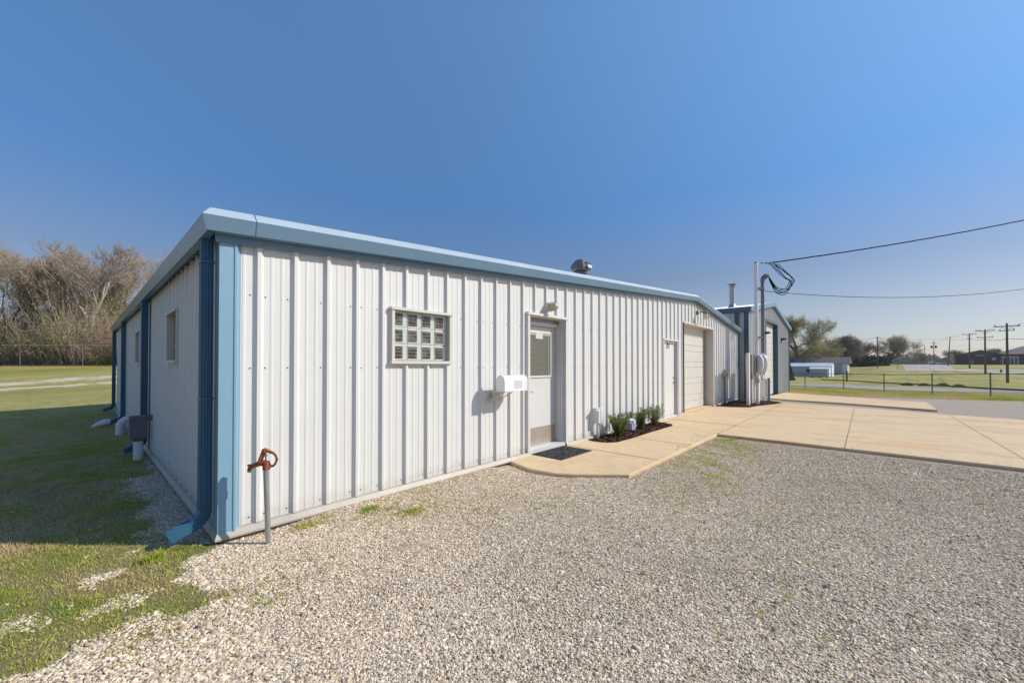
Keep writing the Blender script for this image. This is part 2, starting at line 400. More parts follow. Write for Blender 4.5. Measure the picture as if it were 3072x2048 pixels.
# ------------------------------------------------------------------ ground sheet
def ell(x, y, cx, cy, rx, ry, a=0):
    c, s_ = math.cos(a), math.sin(a); dx = x-cx; dy = y-cy
    return np.sqrt(((dx*c+dy*s_)/rx)**2+((-dx*s_+dy*c)/ry)**2)
def grassmask(x, y):
    """1 = grass, 0 = gravel (before noise)"""
    x = np.asarray(x, float); y = np.asarray(y, float)
    # left of the building: grass, with a gravel strip along the wall
    left = ss(-.05, -.62, x + .22*(fbm(x*1.5, y*1.5, 3)-.5)*2 + .25*ss(2.2, 4.5, y))
    left = np.where(y > 3.2, np.maximum(left, ss(.1, -.25, x)), left)
    # ragged front edge of the grass
    d = y + 1.02 + .10*(x+1.0)   # ragged front boundary
    front = ss(-.40, .40, d)
    lf = ss(.12, -.42, x + .30*(fbm(x*2.2, y*2.2, 13)-.5)*2)
    left = np.where(y < .25, lf, left)
    m = left*front
    patch = .88+.38*(fbm(x*3.2, y*3.2, 45)-.5)*2.6 + .3*ss(-1.2, -3, x)
    m = np.where(y < .55, m*np.clip(patch, .30, 1), m)
    m = np.where(y > 14.2, 1.0, m)              # behind the building
    # right: gravel lot, then grass from the fence strip on
    r_edge = 26.7 + .20*(y+6)
    m = np.maximum(m, ss(-.4, .6, x-r_edge)*(y < 30))
    m = np.maximum(m, ss(.5, 2.5, x-30.8)*ss(-2, 0, y))
    # sparse weeds in the gravel
    wd = np.maximum.reduce([ss(1.1, .3, ell(x, y, 1.35, -.50, .5, .22, .3)), .9*ss(1.1, .3, ell(x, y, 7.6, -2.15, 1.4, .38)), .85*ss(1.1, .2, ell(x, y, 5.4, -2.35, 1.5, .5, .2)), .6*ss(1.1,.2, ell(x,y,2.3,-.9,.6,.3))])
    m = np.maximum(m, .42*wd)
    return m
def trackmask(x, y):
    t = (y-25.5-.05*x+.0*x)
    c = np.maximum(1-np.abs(y-(31.2+.10*(x+2)))/3.0, .9-np.abs(y-(27.3+.2*(x+2)))/2.2)
    return np.where(x < 14, np.clip(c, 0, 1)*.75, 0)
def build_ground():
    ang0 = np.linspace(TH-math.radians(58), TH+math.radians(58), 620)
    ang1 = np.linspace(TH+math.radians(58), TH+math.radians(302), 90)[1:-1]
    ang = np.concatenate([ang0, ang1]); rad = np.concatenate([[.0], np.geomspace(.5, 60, 230), np.geomspace(62, 1500, 60)])
    na, nr = len(ang), len(rad)
    X = CAM[0]+np.outer(rad, np.cos(ang)); Y = CAM[1]+np.outer(rad, np.sin(ang)); Zz = G(X, Y)
    vs = np.stack([X, Y, Zz], -1).reshape(-1, 3)
    i = np.arange(nr-1)[:, None]*na; j = np.arange(na)[None]; jn = (j+1) % na
    f = np.stack([i+j, i+na+j, i+na+jn, i+jn], -1).reshape(-1, 4)
    gm = grassmask(vs[:,0], vs[:,1])
    o = bulk('ground', vs, f, GROUND, attr={'grass': gm, 'far': ss(14, 45, np.hypot(vs[:,0]-CAM[0], vs[:,1]-CAM[1])), 'near': 1-ss(6, 15, np.hypot(vs[:,0]-CAM[0], vs[:,1]-CAM[1])), 'track': trackmask(vs[:,0], vs[:,1])}); o['kind'] = 'structure'
    o.data.polygons.foreach_set('use_smooth', [True]*len(o.data.polygons))
build_ground()
def drape(name, poly_fn, n, mat, dz=.03):
    """strip: poly_fn(t) -> (left xy, right xy)"""
    vs = []; fs = []
    for i in range(n+1):
        a, b = poly_fn(i/n)
        for k in range(7):
            q = k/6; x = a[0]*(1-q)+b[0]*q; y = a[1]*(1-q)+b[1]*q; vs.append((x, y, gz(x, y)+dz))
    for i in range(n):
        for k in range(6): a = i*7+k; fs.append((a, a+7, a+8, a+1))
    mb = MB(); mb.add(vs, fs); o = mb.build(name, mat); o['kind'] = 'structure'; return o
def lerp(a, b, t): return (a[0]+(b[0]-a[0])*t, a[1]+(b[1]-a[1])*t)
def poly_strip(A, B):
    def f(t):
        s_ = t*(len(A)-1); i = min(int(s_), len(A)-2); q = s_-i
        return lerp(A[i], A[i+1], q), lerp(B[i], B[i+1], q)
    return f
drape('road', poly_strip([(58,26),(54.9,2.5),(51.5,-8.7),(46,-12.8),(40,-24),(30,-50)], [(49,24),(46.6,1.6),(40.7,-7.7),(34.2,-10.5),(27,-19),(18,-45)]), 60, ROAD, .035)
def bx(px, d): p = bear(px, d); return (p.x, p.y)
drape('parking_lot', poly_strip([bx(2716,84), bx(2706,112), bx(2702,150)], [bx(2868,84), bx(2850,112), bx(2826,150)]), 30, LOT, .05)
drape('side_street', poly_strip([bx(2868,84), bx(2975,82), bx(3150,82), bx(3400,82)], [bx(2868,80.5), bx(3005,74), bx(3150,70), bx(3400,66)]), 30, LOT, .06)
drape('verge_path', poly_strip([bx(2550,84.5), bx(2716,84.5), bx(2868,85.5), bx(3300,85.5)], [bx(2550,83.5), bx(2716,83), bx(2868,83.6), bx(3300,83.6)]), 30, KERB, .07)

# ------------------------------------------------------------------ concrete
def slab(name, poly, top, depth, mat, label_kind='structure', ch=.012):
    """poly counter-clockwise, chamfered top edge, follows terrain"""
    mb = MB(); n = len(poly)
    P = [V((p[0], p[1], 0)) for p in poly]; ins = []
    for i in range(n):
        a = (P[i]-P[i-1]).normalized(); b = (P[(i+1) % n]-P[i]).normalized(); nrm = V((-(a.y+b.y), a.x+b.x, 0)).normalized()
        ins.append(P[i]+nrm*ch*1.2)
    def ring(Q, dz): return [(q.x, q.y, gz(q.x, q.y)+dz) for q in Q]
    mb.rings([ring(P, top-depth), ring(P, top-ch), ring(ins, top)], 0, True)
    o = mb.build(name, mat); o['kind'] = 'structure'; return o
def dens(poly, step=.7):
    out = []
    for i in range(len(poly)):
        a = poly[i]; b = poly[(i+1) % len(poly)]; L = math.hypot(b[0]-a[0], b[1]-a[1]); k = max(1, int(L/step))
        out += [lerp(a, b, q/k) for q in range(k)]
    return out
bed1 = [(5.86,.06),(5.80,-.20),(5.84,-.40),(6.02,-.53),(6.5,-.56),(7.6,-.55),(8.75,-.57),(8.95,-.50),(9.06,-.25),(9.12,.06)]
walk = [(3.60,.06),(3.44,-.52),(3.50,-.90),(3.62,-1.12),(4.12,-1.69),(8.25,-1.70),(8.25,.06)]
# walkway in pieces so that the mulch bed stays open
mbw = MB()
walkpoly = [(3.60,.045),(3.44,-.52),(3.50,-.90),(3.62,-1.12),(4.12,-1.69),(8.25,-1.70),(10.98,-1.70),(10.98,.045)]+list(reversed(bed1[1:-1]))
walkpoly = [(3.60,.045),(3.44,-.52),(3.50,-.90),(3.62,-1.12),(4.12,-1.69),(8.25,-1.70),(9.9,-1.70),(9.9,.045)]+[(9.12,.045)]+[bed1[i] for i in range(8,0,-1)]+[(5.86,.045)]
slab('walkway_surface', walkpoly, .05, .16, CONC)
drive = [(9.907,.045),(9.907,-1.70),(8.25,-1.707),(8.12,-5.7),(8.0,-9.5),(15.3,-9.5),(16.06,-7.16),(17.08,-4.06),(17.75,-1.62),(16.9,-1.50),(15.6,-1.16),(14.72,-1.04),(14.45,-.55),(14.42,.27),(11.30,.27),(11.30,.045)]
slab('driveway_surface', dens(drive, 2.0), .052, .16, CONC)
pad = [(18.55,-.40),(18.55,-1.15),(19.3,-1.45),(17.7,-5.75),(21.9,-5.85),(24.6,-3.1),(28.2,-.40)]
pad = [(21.3,-.38),(20.3,-1.30),(19.0,-3.4),(17.75,-5.75),(21.9,-5.85),(24.8,-3.1),(28.2,-.38)]
slab('driveway_surface', dens(pad, 1.5), .07, .2, CONC2)
# control joints: shallow tooled grooves drawn as thin sunk strips
def joint(a, b, z=.0535, wd=.007):
    d = (V((b[0],b[1],0))-V((a[0],a[1],0))).normalized(); n = V((-d.y, d.x, 0))*wd; mb = MB(); k = 8; rs = []
    for i in range(k+1):
        p = lerp(a, b, i/k); zz = gz(*p)+z; rs.append([(p[0]-n.x, p[1]-n.y, zz), (p[0]+n.x, p[1]+n.y, zz)])
    vs = [q for r in rs for q in r]; mb.add(vs, [(2*i, 2*i+1, 2*i+3, 2*i+2) for i in range(k)]); return mb
jm = MB()
for a, b in [((6.66,-.57),(6.66,-1.69)), ((5.15,-.02),(5.15,-1.69)), ((8.25,-1.70),(9.9,-1.70)), ((9.903,.04),(9.903,-1.7)), ((9.91,-1.70),(17.6,-1.72)), ((8.2,-3.75),(17.2,-3.75)), ((8.14,-5.84),(16.5,-5.84)), ((12.6,.25),(12.9,-9.4)), ((11.32,.02),(14.4,.02)), ((9.0,-.25),(9.9,-.25))]:
    q = joint(a, b); jm.add(q.v, q.f)
o = jm.build('joint_lines', JOINT); o['kind'] = 'structure'
# mulch beds
def chips(name, poly_test, box_, n, zbase, mats, label, seed):
    r = np.random.default_rng(seed); x = r.uniform(box_[0], box_[1], n*3); y = r.uniform(box_[2], box_[3], n*3)
    keep = poly_test(x, y); x = x[keep][:n]; y = y[keep][:n]; n = len(x)
    z = zbase + r.uniform(0, .035, n); L = r.uniform(.012, .04, n); W = L*r.uniform(.25, .5, n); a = r.uniform(0, 2*PI, n); t = r.uniform(-.5, .5, n)
    ax = np.stack([np.cos(a), np.sin(a), t], -1)*L[:,None]; bx_ = np.stack([-np.sin(a), np.cos(a), r.uniform(-.5,.5,n)], -1)*W[:,None]
    c = np.stack([x, y, z], -1)
    vs = np.stack([c-ax-bx_, c+ax-bx_, c+ax+bx_, c-ax+bx_], 1).reshape(-1, 3); f = np.arange(len(vs)).reshape(-1, 4)
    return vs, f, np.repeat(r.random(n), 4)
CHIP = blade_mat('bark_chip', [(0.0, (.03,.015,.012)), (.6, (.09,.042,.03)), (.85, (.17,.09,.065)), (1.0, (.38,.27,.21))], .9)
def mulch(name, poly, box_, test, n, z, seed, label):
    mb = MB(); mb.rings([[(p[0], p[1], gz(*p)-.05) for p in poly], [(p[0], p[1], gz(*p)+z) for p in poly]], 0, True)
    e = mb.build(name, MULCH); tag(e, label, 'mulch', None, 'stuff')
    vs, f, rr = chips(name, test, box_, n, z, None, None, seed)
    me = e.data; # join chips into the same mesh object
    c = bulk('chips', vs, f, CHIP, None, {'rnd': rr}); c.name = 'bark_mulch'; tag(c, 'loose dark bark chips lying over the '+name.replace('_', ' '), 'mulch', None, 'stuff'); return e
def inpoly(poly):
    def t(x, y):
        r = np.zeros(len(x), bool); n = len(poly)
        for i in range(n):
            x1, y1 = poly[i]; x2, y2 = poly[(i+1) % n]
            c = ((y1 > y) != (y2 > y)) & (x < (x2-x1)*(y-y1)/((y2-y1) if y2 != y1 else 1e-9)+x1); r ^= c
        return r
    return t
mulch('shrub_bed_mulch', bed1, (5.8,9.1,-.56,.05), inpoly(bed1), 5200, .035, 1, 'dark brown bark mulch in the narrow bed around the three shrubs')
bed2 = [(14.42,.03),(14.45,-.55),(14.72,-1.03),(15.6,-1.15),(16.9,-1.49),(17.7,-1.60),(18.3,-1.0),(18.3,.03)]
mulch('utility_bed_mulch', bed2, (14.4,18.3,-1.6,.03), inpoly(bed2), 5200, .035, 2, 'dark bark mulch bed under the electric meter rack by the driveway')

# ------------------------------------------------------------------ gravel stones + grass blades
def vis(x, y, lim=60):
    dx = x-CAM[0]; dy = y-CAM[1]; a = np.arctan2(dx*RT[0]+dy*RT[1], dx*FW[0]+dy*FW[1]); return np.abs(a) < math.radians(lim)
def track_(x, y):
    # two worn wheel lines curving through the yard
    c = -3.35-.16*(x-3)+.035*(x-3)**2; q = 0
    for o_ in (0.0, -1.55): q = q+np.exp(-((y-(c+o_)+.12*(fbm(x*1.3, y*.5, 61)-.5))/.24)**2)
    return np.clip(q, 0, 1)
def build_gravel():
    r = RNG; N = 900000
    # polar density: constant ~2900 / m2 close in, thinning beyond 6 m
    rad = np.sqrt(r.uniform(1.2**2, 8.8**2, N*3)); an = TH + r.uniform(-math.radians(60), math.radians(60), N*3)
    keep = r.random(N*3) < np.clip(1.25-rad/7.4, .0, 1)**.8
    rad = rad[keep]; an = an[keep]
    x = CAM[0]+rad*np.cos(an); y = CAM[1]+rad*np.sin(an)
    ok = ~((x > -.02) & (y > -.03))
    ok &= ~inpoly([(3.60,.1),(3.44,-.52),(3.50,-.90),(3.62,-1.12),(4.12,-1.69),(8.25,-1.70),(8.0,-9.5),(20,-9.5),(20,.1)])(x, y)
    gm = grassmask(x, y)
    nz = fbm(x*5.5, y*5.5, 5)
    ok &= (gm + (nz-.5)*1.3 < r.uniform(.35, .75, len(x)))
    ok &= r.random(len(x)) < (.93-.42*ss(.50, .70, fbm(x*.9, y*.9, 77)))*(1-.30*track_(x, y))
    x = x[ok]; y = y[ok]; n = len(x)
    ne = 540; ex = np.concatenate([r.uniform(3.7, 9.5, ne//3), 8.2+np.abs(r.normal(0, .28, ne//3)), r.uniform(3.8, 8.2, ne-2*(ne//3))]); ey = np.concatenate([-1.68+np.abs(r.normal(0, .10, ne//3)), r.uniform(-6.5, -1.75, ne//3), r.uniform(-1.6, -.6, ne-2*(ne//3))])
    eok = np.concatenate([np.ones(ne//3, bool), np.ones(ne//3, bool), r.random(ne-2*(ne//3)) < .10]); ex = ex[eok]; ey = ey[eok]; eok = inpoly(walkpoly)(ex, ey) | (ex > 8.16); ex = ex[eok]; ey = ey[eok]
    nslab = len(ex); x = np.concatenate([x, ex]); y = np.concatenate([y, ey]); n = len(x)
    # sizes
    big = r.random(n) < .03
    sz = r.gamma(5, .00070, n)+.0013; sz = np.clip(sz, .0025, .0105); sz[big] *= 1.6; sz *= 1+.25*ss(5.5, 8.5, np.hypot(x-CAM[0], y-CAM[1]))
    loose = (x < -.1) & (y < 0); sz[loose] *= 1.25
    z = G(x, y) + r.uniform(-.3, .9, n)*sz*.6
    z[-nslab:] = G(ex, ey)+.053; sz[-nslab:] *= .8
    me = bpy.data.meshes.new('gravel'); me.vertices.add(n); me.vertices.foreach_set('co', np.stack([x, y, z], -1).astype(np.float32).ravel())
    for nm, ty, d in (('scl', 'FLOAT_VECTOR', np.stack([sz*r.uniform(.8, 1.5, n), sz*r.uniform(.7, 1.1, n), sz*r.uniform(.40, .75, n)], -1)), ('rot', 'FLOAT_VECTOR', np.stack([r.uniform(-.5, .5, n), r.uniform(-.5, .5, n), r.uniform(0, 6.28, n)], -1))):
        a = me.attributes.new(nm, ty, 'POINT'); a.data.foreach_set('vector', d.astype(np.float32).ravel())
    a = me.attributes.new('rnd', 'FLOAT', 'POINT'); a.data.foreach_set('value', r.random(n).astype(np.float32))
    a = me.attributes.new('idx', 'INT', 'POINT'); a.data.foreach_set('value', r.integers(0, 5, n).astype(np.int32))
    o = bpy.data.objects.new('gravel', me); COL.objects.link(o); me.materials.append(STONE)
    tag(o, 'loose pale crushed stone gravel covering the yard in the foreground', 'gravel', None, 'stuff')
    ng = bpy.data.node_groups.new('stones', 'GeometryNodeTree'); ng.interface.new_socket('Geometry', in_out='INPUT', socket_type='NodeSocketGeometry'); ng.interface.new_socket('Geometry', in_out='OUTPUT', socket_type='NodeSocketGeometry')
    N_ = ng.nodes; Lk = ng.links; gi = N_.new('NodeGroupInput'); go = N_.new('NodeGroupOutput')
    g2i = N_.new('GeometryNodeGeometryToInstance')
    for s_ in range(5):
        ic = N_.new('GeometryNodeMeshIcoSphere'); ic.inputs['Radius'].default_value = 1.0; ic.inputs['Subdivisions'].default_value = 1 if s_ < 3 else 2
        sp = N_.new('GeometryNodeSetPosition'); nt = N_.new('ShaderNodeTexNoise'); nt.noise_dimensions = '4D'; nt.inputs['W'].default_value = s_*7.3; nt.inputs['Scale'].default_value = 1.1
        vm = N_.new('ShaderNodeVectorMath'); vm.operation = 'SUBTRACT'; vm.inputs[1].default_value = (.5,.5,.5)
        v2 = N_.new('ShaderNodeVectorMath'); v2.operation = 'SCALE'; v2.inputs['Scale'].default_value = 1.7
        Lk.new(nt.outputs['Color'], vm.inputs[0]); Lk.new(vm.outputs[0], v2.inputs[0]); Lk.new(v2.outputs[0], sp.inputs['Offset']); Lk.new(ic.outputs['Mesh'], sp.inputs['Geometry'])
        Lk.new(sp.outputs[0], g2i.inputs[0])
    ip = N_.new('GeometryNodeInstanceOnPoints'); ip.inputs['Pick Instance'].default_value = True
    def na(nm, ty):
        q = N_.new('GeometryNodeInputNamedAttribute'); q.data_type = ty; q.inputs[0].default_value = nm; return q.outputs[0]
    Lk.new(gi.outputs[0], ip.inputs['Points']); Lk.new(g2i.outputs[0], ip.inputs['Instance']); Lk.new(na('idx', 'INT'), ip.inputs['Instance Index'])
    e2r = N_.new('FunctionNodeEulerToRotation'); Lk.new(na('rot', 'FLOAT_VECTOR'), e2r.inputs[0]); Lk.new(e2r.outputs[0], ip.inputs['Rotation']); Lk.new(na('scl', 'FLOAT_VECTOR'), ip.inputs['Scale'])
    sm = N_.new('GeometryNodeSetMaterial'); sm.inputs['Material'].default_value = STONE
    Lk.new(ip.outputs[0], sm.inputs[0]); Lk.new(sm.outputs[0], go.inputs[0])
    md = o.modifiers.new('stones', 'NODES'); md.node_group = ng
    print('stones', n)
build_gravel()
def blades(x, y, h, wd, rnd, seed, per=5, spread=.03):
    r = np.random.default_rng(seed); n = len(x)
    X = np.repeat(x, per)+r.normal(0, spread, n*per); Y = np.repeat(y, per)+r.normal(0, spread, n*per); H = np.repeat(h, per)*r.uniform(.5, 1.2, n*per)
    Zg = G(X, Y)-.004; a = r.uniform(0, 2*PI, n*per); ln = r.uniform(.2, .95, n*per)*H; a2 = r.uniform(0, 2*PI, n*per); W = wd*r.uniform(.7, 1.3, n*per)
    b0 = np.stack([X-np.cos(a)*W, Y-np.sin(a)*W, Zg], -1); b1 = np.stack([X+np.cos(a)*W, Y+np.sin(a)*W, Zg], -1)
    m0 = np.stack([X+np.cos(a2)*ln*.4-np.cos(a)*W*.7, Y+np.sin(a2)*ln*.4-np.sin(a)*W*.7, Zg+H*.6], -1); m1 = np.stack([X+np.cos(a2)*ln*.4+np.cos(a)*W*.7, Y+np.sin(a2)*ln*.4+np.sin(a)*W*.7, Zg+H*.6], -1)
    t = np.stack([X+np.cos(a2)*ln, Y+np.sin(a2)*ln, Zg+H*.95], -1)
    vs = np.stack([b0, b1, m1, m0, t], 1).reshape(-1, 3); k = np.arange(n*per)*5
    f = np.concatenate([np.stack([k, k+1, k+2], -1), np.stack([k, k+2, k+3], -1), np.stack([k+3, k+2, k+4], -1)])
    rr = np.clip(np.repeat(rnd, per)+r.normal(0, .16, n*per), 0, 1)
    return vs, f, np.repeat(rr, 5)
def build_grass():
    r = RNG
    n = 640000; x = r.uniform(-12, 9, n); y = r.uniform(-3.4, 17, n); rad = np.hypot(x-CAM[0], y-CAM[1])
    keep = vis(x, y, 58) & (r.random(n) < np.clip(1.25-rad/19, .12, 1)) & ~((x > -.03) & (y > -.03) & (y < 14.3))
    x = x[keep]; y = y[keep]
    gm = grassmask(x, y); nz = fbm(x*5.5, y*5.5, 5)
    ok = (gm+(nz-.5)*1.1 > .50) & ~inpoly([(3.60,.1),(3.44,-.52),(3.50,-.90),(3.62,-1.12),(4.12,-1.75),(8.3,-1.72),(8.0,-9.5),(20,-9.5),(20,.1)])(x, y)
    x = x[ok]; y = y[ok]; gm = gm[ok]; n = len(x)
    green = .5*fbm(x*1.6, y*1.6, 21)+.5*fbm(x*5, y*5, 23); rnd = np.clip(.46+(.50-green)*3.4+r.normal(0, .12, n), 0, 1)
    rnd = np.where(y < .9, np.clip(rnd*.8-.12, 0, 1), np.clip(rnd+.26, 0, 1)); rad = np.hypot(x-CAM[0], y-CAM[1]); h = (.010+.050*fbm(x*3, y*3, 9)**1.5)*r.uniform(.6, 1.4, n)*(.6+.4*gm)*np.where(y < .9, .85, 1)
    vs, f, rr = blades(x, y, h, .0021, rnd, 3, 6, .022)
    o = bulk('grass', vs, f, GRASSM, None, {'rnd': rr}); tag(o, 'short patchy green and straw coloured grass beside the building', 'grass', None, 'stuff')
    # rough grass along the right hand fence and lot edge
    n = 26000; t = r.random(n); x = 27.2+r.uniform(0, 14, n); y = r.uniform(-22, 3, n)
    ok = (x > 26.9+.2*(y+6)) & (grassmask(x, y) > .5); x = x[ok]; y = y[ok]
    rnd = np.clip(.55+(.5-fbm(x*.7, y*.7, 4))*1.6, 0, 1)
    vs, f, rr = blades(x, y, np.full(len(x), .09)*(.6+1.2*fbm(x, y*.8, 8)), .006, rnd, 5, 5, .12)
    o = bulk('verge_grass', vs, f, GRASSM, None, {'rnd': rr}); tag(o, 'rough tussocky grass strip between the gravel lot and the road', 'grass', None, 'stuff')
    print('blades', n)
build_grass()
# a few weed clumps and dandelions
def weed(name, x, y, rr, n, green, label, cat, seed, h=.05):
    r = np.random.default_rng(seed); px = x+r.normal(0, rr, n); py = y+r.normal(0, rr*.6, n)
    vs, f, a = blades(px, py, np.full(n, h), .004, np.full(n, green), seed, 6, .015)
    t = empty(name, (0,0,0), 0, label, cat); o = bulk('foliage', vs, f, GRASSM, t, {'rnd': a}); return t
def sprinkle():
    r = np.random.default_rng(99); X = []; Y = []
    for cx, cy, sx, sy, n in ((7.5,-2.05,1.3,.28,2400), (5.3,-2.35,1.2,.4,1500), (1.5,-.5,.45,.2,420), (2.4,-1.0,.6,.3,220), (3.2,-3.4,1.4,.5,400), (-.3,-.9,.5,.3,500), (-.6,-1.5,.6,.3,90), (6.5,-4.2,1.5,.8,700), (.9,-.12,.8,.05,160), (2.6,-.08,.7,.04,60)):
        X.append(r.normal(cx, sx, n)); Y.append(r.normal(cy, sy, n))
    x = np.concatenate(X); y = np.concatenate(Y); nz = fbm(x*5, y*5, 31); ok = (nz > .46) & (y < -.06) & ~inpoly([(3.44,.1),(3.44,-.52),(3.50,-.90),(3.62,-1.15),(4.12,-1.75),(8.3,-1.75),(8.0,-9.5),(20,-9.5),(20,.1)])(x, y)
    x = x[ok]; y = y[ok]; vs, f, a = blades(x, y, r.uniform(.014, .034, len(x)), .0036, np.clip(.25+.5*fbm(x*3, y*3, 8)+r.normal(0,.12,len(x)), 0, 1), 98, 7, .018)
    tag(bulk('sparse_grass', vs, f, GRASSM, None, {'rnd': a}), 'sparse yellow green weeds scattered through the gravel', 'grass', None, 'stuff')
sprinkle()
weed('weed', -.40, .02, .035, 40, .25, 'yellow green weed clump at the shadow edge near the downspout elbow', 'weed', 11, .07)
weed('weed', 1.20, -.29, .06, 34, .15, 'green weed patch in the gravel near the wall, nearest the hydrant', 'weed', 12, .04)
weed('weed', 1.47, -.62, .07, 30, .2, 'green weed clump in the gravel farther out from the wall', 'weed', 13, .035)
weed('weed', .62, -.20, .07, 40, .45, 'pale weed tuft growing just right of the yard hydrant', 'weed', 14, .04)

# ------------------------------------------------------------------ building 1
B1L = 13.85; XR = 18.05; RX = 12.38
def zt(x):  # top edge of the roof trim
    return 2.75+.0767*(x+.15) if x <= RX else 3.711-.112*(x-RX)
b1 = empty('metal_building', (0,0,0), 0, 'long low white ribbed metal building with slate blue trim along the gravel', 'building')
def rib_profile(a, b, off=.27, pitch=.3048, d=.034):
    """breakpoints (s, depth): depth 0 at crest, d at the flats"""
    pts = []; k = int(math.floor((a-off)/pitch))-1
    while True:
        s = off+k*pitch
        if s > b+pitch: break
        pts += [(s-.030, d), (s, 0.0), (s+.028, 0.0), (s+.058, d), (s+.106, d), (s+.116, d-.0035), (s+.130, d-.0035), (s+.140, d), (s+.192, d), (s+.202, d-.0035), (s+.216, d-.0035), (s+.226, d)]
        k += 1
    out = []
    def ev(s):
        for (s0, d0), (s1, d1) in zip(pts, pts[1:]):
            if s0 <= s <= s1: return d0+(d1-d0)*(s-s0)/max(1e-9, s1-s0)
        return d
    out.append((a, ev(a))); out += [p for p in pts if a < p[0] < b]; out.append((b, ev(b))); return out
def ribbed(a, b, zb, ztop, opens, place, breaks=(), **kw):
    pr = rib_profile(a, b, **kw); ss_ = sorted(set([p[0] for p in pr]+[q for q in breaks if a < q < b]+[e for op in opens for e in op[:2] if a < e < b]))
    def ev(s):
        for (s0, d0), (s1, d1) in zip(pr, pr[1:]):
            if s0 <= s <= s1: return d0+(d1-d0)*(s-s0)/max(1e-9, s1-s0)
        return pr[-1][1]
    mb = MB()
    for s0, s1 in zip(ss_, ss_[1:]):
        if s1-s0 < 1e-5: continue
        m = (s0+s1)/2; zc = [(zb, None)]
        cuts = sorted([(o_[2], o_[3]) for o_ in opens if o_[0] <= m <= o_[1]]); z = zb; segs = []
        for c0, c1 in cuts:
            if c0 > z: segs.append((z, c0))
            z = c1
        segs.append((z, 'top'))
        for z0, z1 in segs:
            za = ztop(s0) if z1 == 'top' else z1; zb_ = ztop(s1) if z1 == 'top' else z1
            mb.add([place(s0, ev(s0), z0), place(s1, ev(s1), z0), place(s1, ev(s1), zb_), place(s0, ev(s0), za)], [(0,1,2,3)])
    return mb
OPW = (1.64, 2.44, 1.55, 2.14); OPD1 = (4.09, 5.11, -1, 2.32); OPD2 = (9.80, 10.80, -1, 2.19); OPG = (11.34, 14.38, -1, 2.78)
fr = ribbed(.02, XR, .10, lambda x: zt(x)-.19, [OPW, OPD1, OPD2, OPG], lambda s, d, z: (s, d, z), breaks=(RX,))
fr.build('wall', WHITE, b1)
OL1 = (2.20, 2.94, 1.56, 2.16); OL2 = (6.62, 7.36, 1.56, 2.16)
lf = ribbed(.02, B1L, .09, lambda y: 2.63, [OL1, OL2], lambda s, d, z: (d, s, z), off=.18)
lf.build('wall', WHITE, b1)
mb = MB()  # right side and back: plain sheets of the same ribbing
q = ribbed(.02, B1L, .05, lambda y: zt(XR)-.19, [], lambda s, d, z: (XR-d, s, z)); mb.add(q.v, q.f)
q = ribbed(.02, XR, .05, lambda x: zt(x)-.19, [], lambda s, d, z: (s, B1L-d, z), breaks=(RX,)); mb.add(q.v, q.f)
mb.build('wall', WHITE, b1)
# roof with trims
def roof_deck():
    mb = MB(); 
    for (xa, xb) in ((-.10, RX), (RX, XR+.12)):
        n = int((xb-xa)/.3)
        for y0 in (-.095,):
            pass
    ys = []; y = -.09
    xs = [-.10, RX, XR+.14]
    k = 0; pts = []
    while y < B1L+.1:
        pts += [(y, .0), (y+.12, 0), (y+.14, .03), (y+.17, .03), (y+.19, 0)]; y += .3048
    vs = []
    for x in xs:
        for yy, dz in pts: vs.append((x, yy, zt(x)-.035+dz))
    n = len(pts); fs = [(i*n+j, (i+1)*n+j, (i+1)*n+j+1, i*n+j+1) for i in range(2) for j in range(n-1)]
    mb.add(vs, fs); return mb
rf = roof_deck().build('roof', ROOFM, b1)
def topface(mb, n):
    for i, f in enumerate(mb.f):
        if f[0] % n in (0, 1) and len(f) == 4: mb.m[i] = 1   # upper fold: sunlit brightness painted in as paler blue
def rake():
    """front rake trim swept along the roof line (open profile): (y, dz)"""
    prof = [(-.050,.020), (-.078,.030), (-.15,-.052), (-.118,-.168), (-.05,-.168), (-.05,-.160), (-.026,-.160), (-.026,-.225), (.004,-.228)]
    mb = MB(); xs = [(-.15, 1)]+[(x, 0) for x in (2.0, 5.1, 8.2, 11.3)]+[(RX, 0), (XR-2.6, 0), (XR+.14, 0)]
    rs = []
    for x, c in xs:
        r_ = []
        for (y, dz) in prof:
            xx = x
            if c: xx = -.15+(.15+y if y < 0 else .15)*.85   # mitred corner
            r_.append((xx, y, zt(x)+dz))
        rs.append(r_)
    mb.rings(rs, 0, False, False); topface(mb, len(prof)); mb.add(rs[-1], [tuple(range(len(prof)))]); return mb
rake().build('rake_trim', [RAKE, SUNLIT], rf)
for x in (.22, 8.35, 12.2, 15.45):   # lap joints in the rake trim
    mb = MB(); mb.add([(x, -.0795, zt(x)+.032), (x, -.1525, zt(x)-.052), (x, -.1205, zt(x)-.168), (x+.005, -.1205, zt(x)-.168), (x+.005, -.1525, zt(x)-.052), (x+.005, -.0795, zt(x)+.032)], [(0,1,4,5), (1,2,3,4)]); mb.build('trim_joint', DBLUE, rf)
def gutter(x0, sgn, y0, y1, zz):
    prof = [(-.050, .020), (-.078, .030), (-.15, -.052), (-.112, -.172), (-.06, -.175), (-.02, -.13), (.036, -.10)]
    mb = MB(); rs = []
    for i, y in enumerate([y0]+list(np.linspace(y0+1.5, y1, 6))):
        r_ = []
        for (x, dz) in prof:
            yy = y
            if i == 0 and sgn > 0: yy = -.15+(.15+x if x < 0 else .15)*.85
            r_.append((x0+sgn*x, yy, zz+dz))
        rs.append(r_)
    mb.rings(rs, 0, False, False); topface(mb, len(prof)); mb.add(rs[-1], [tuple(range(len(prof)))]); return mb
gutter(0, 1, -.15, B1L+.12, 2.75).build('gutter', [RAKE, SUNLIT], b1)
gutter(XR, -1, -.13, B1L+.12, zt(XR)).build('gutter', [RAKE, SUNLIT], b1)
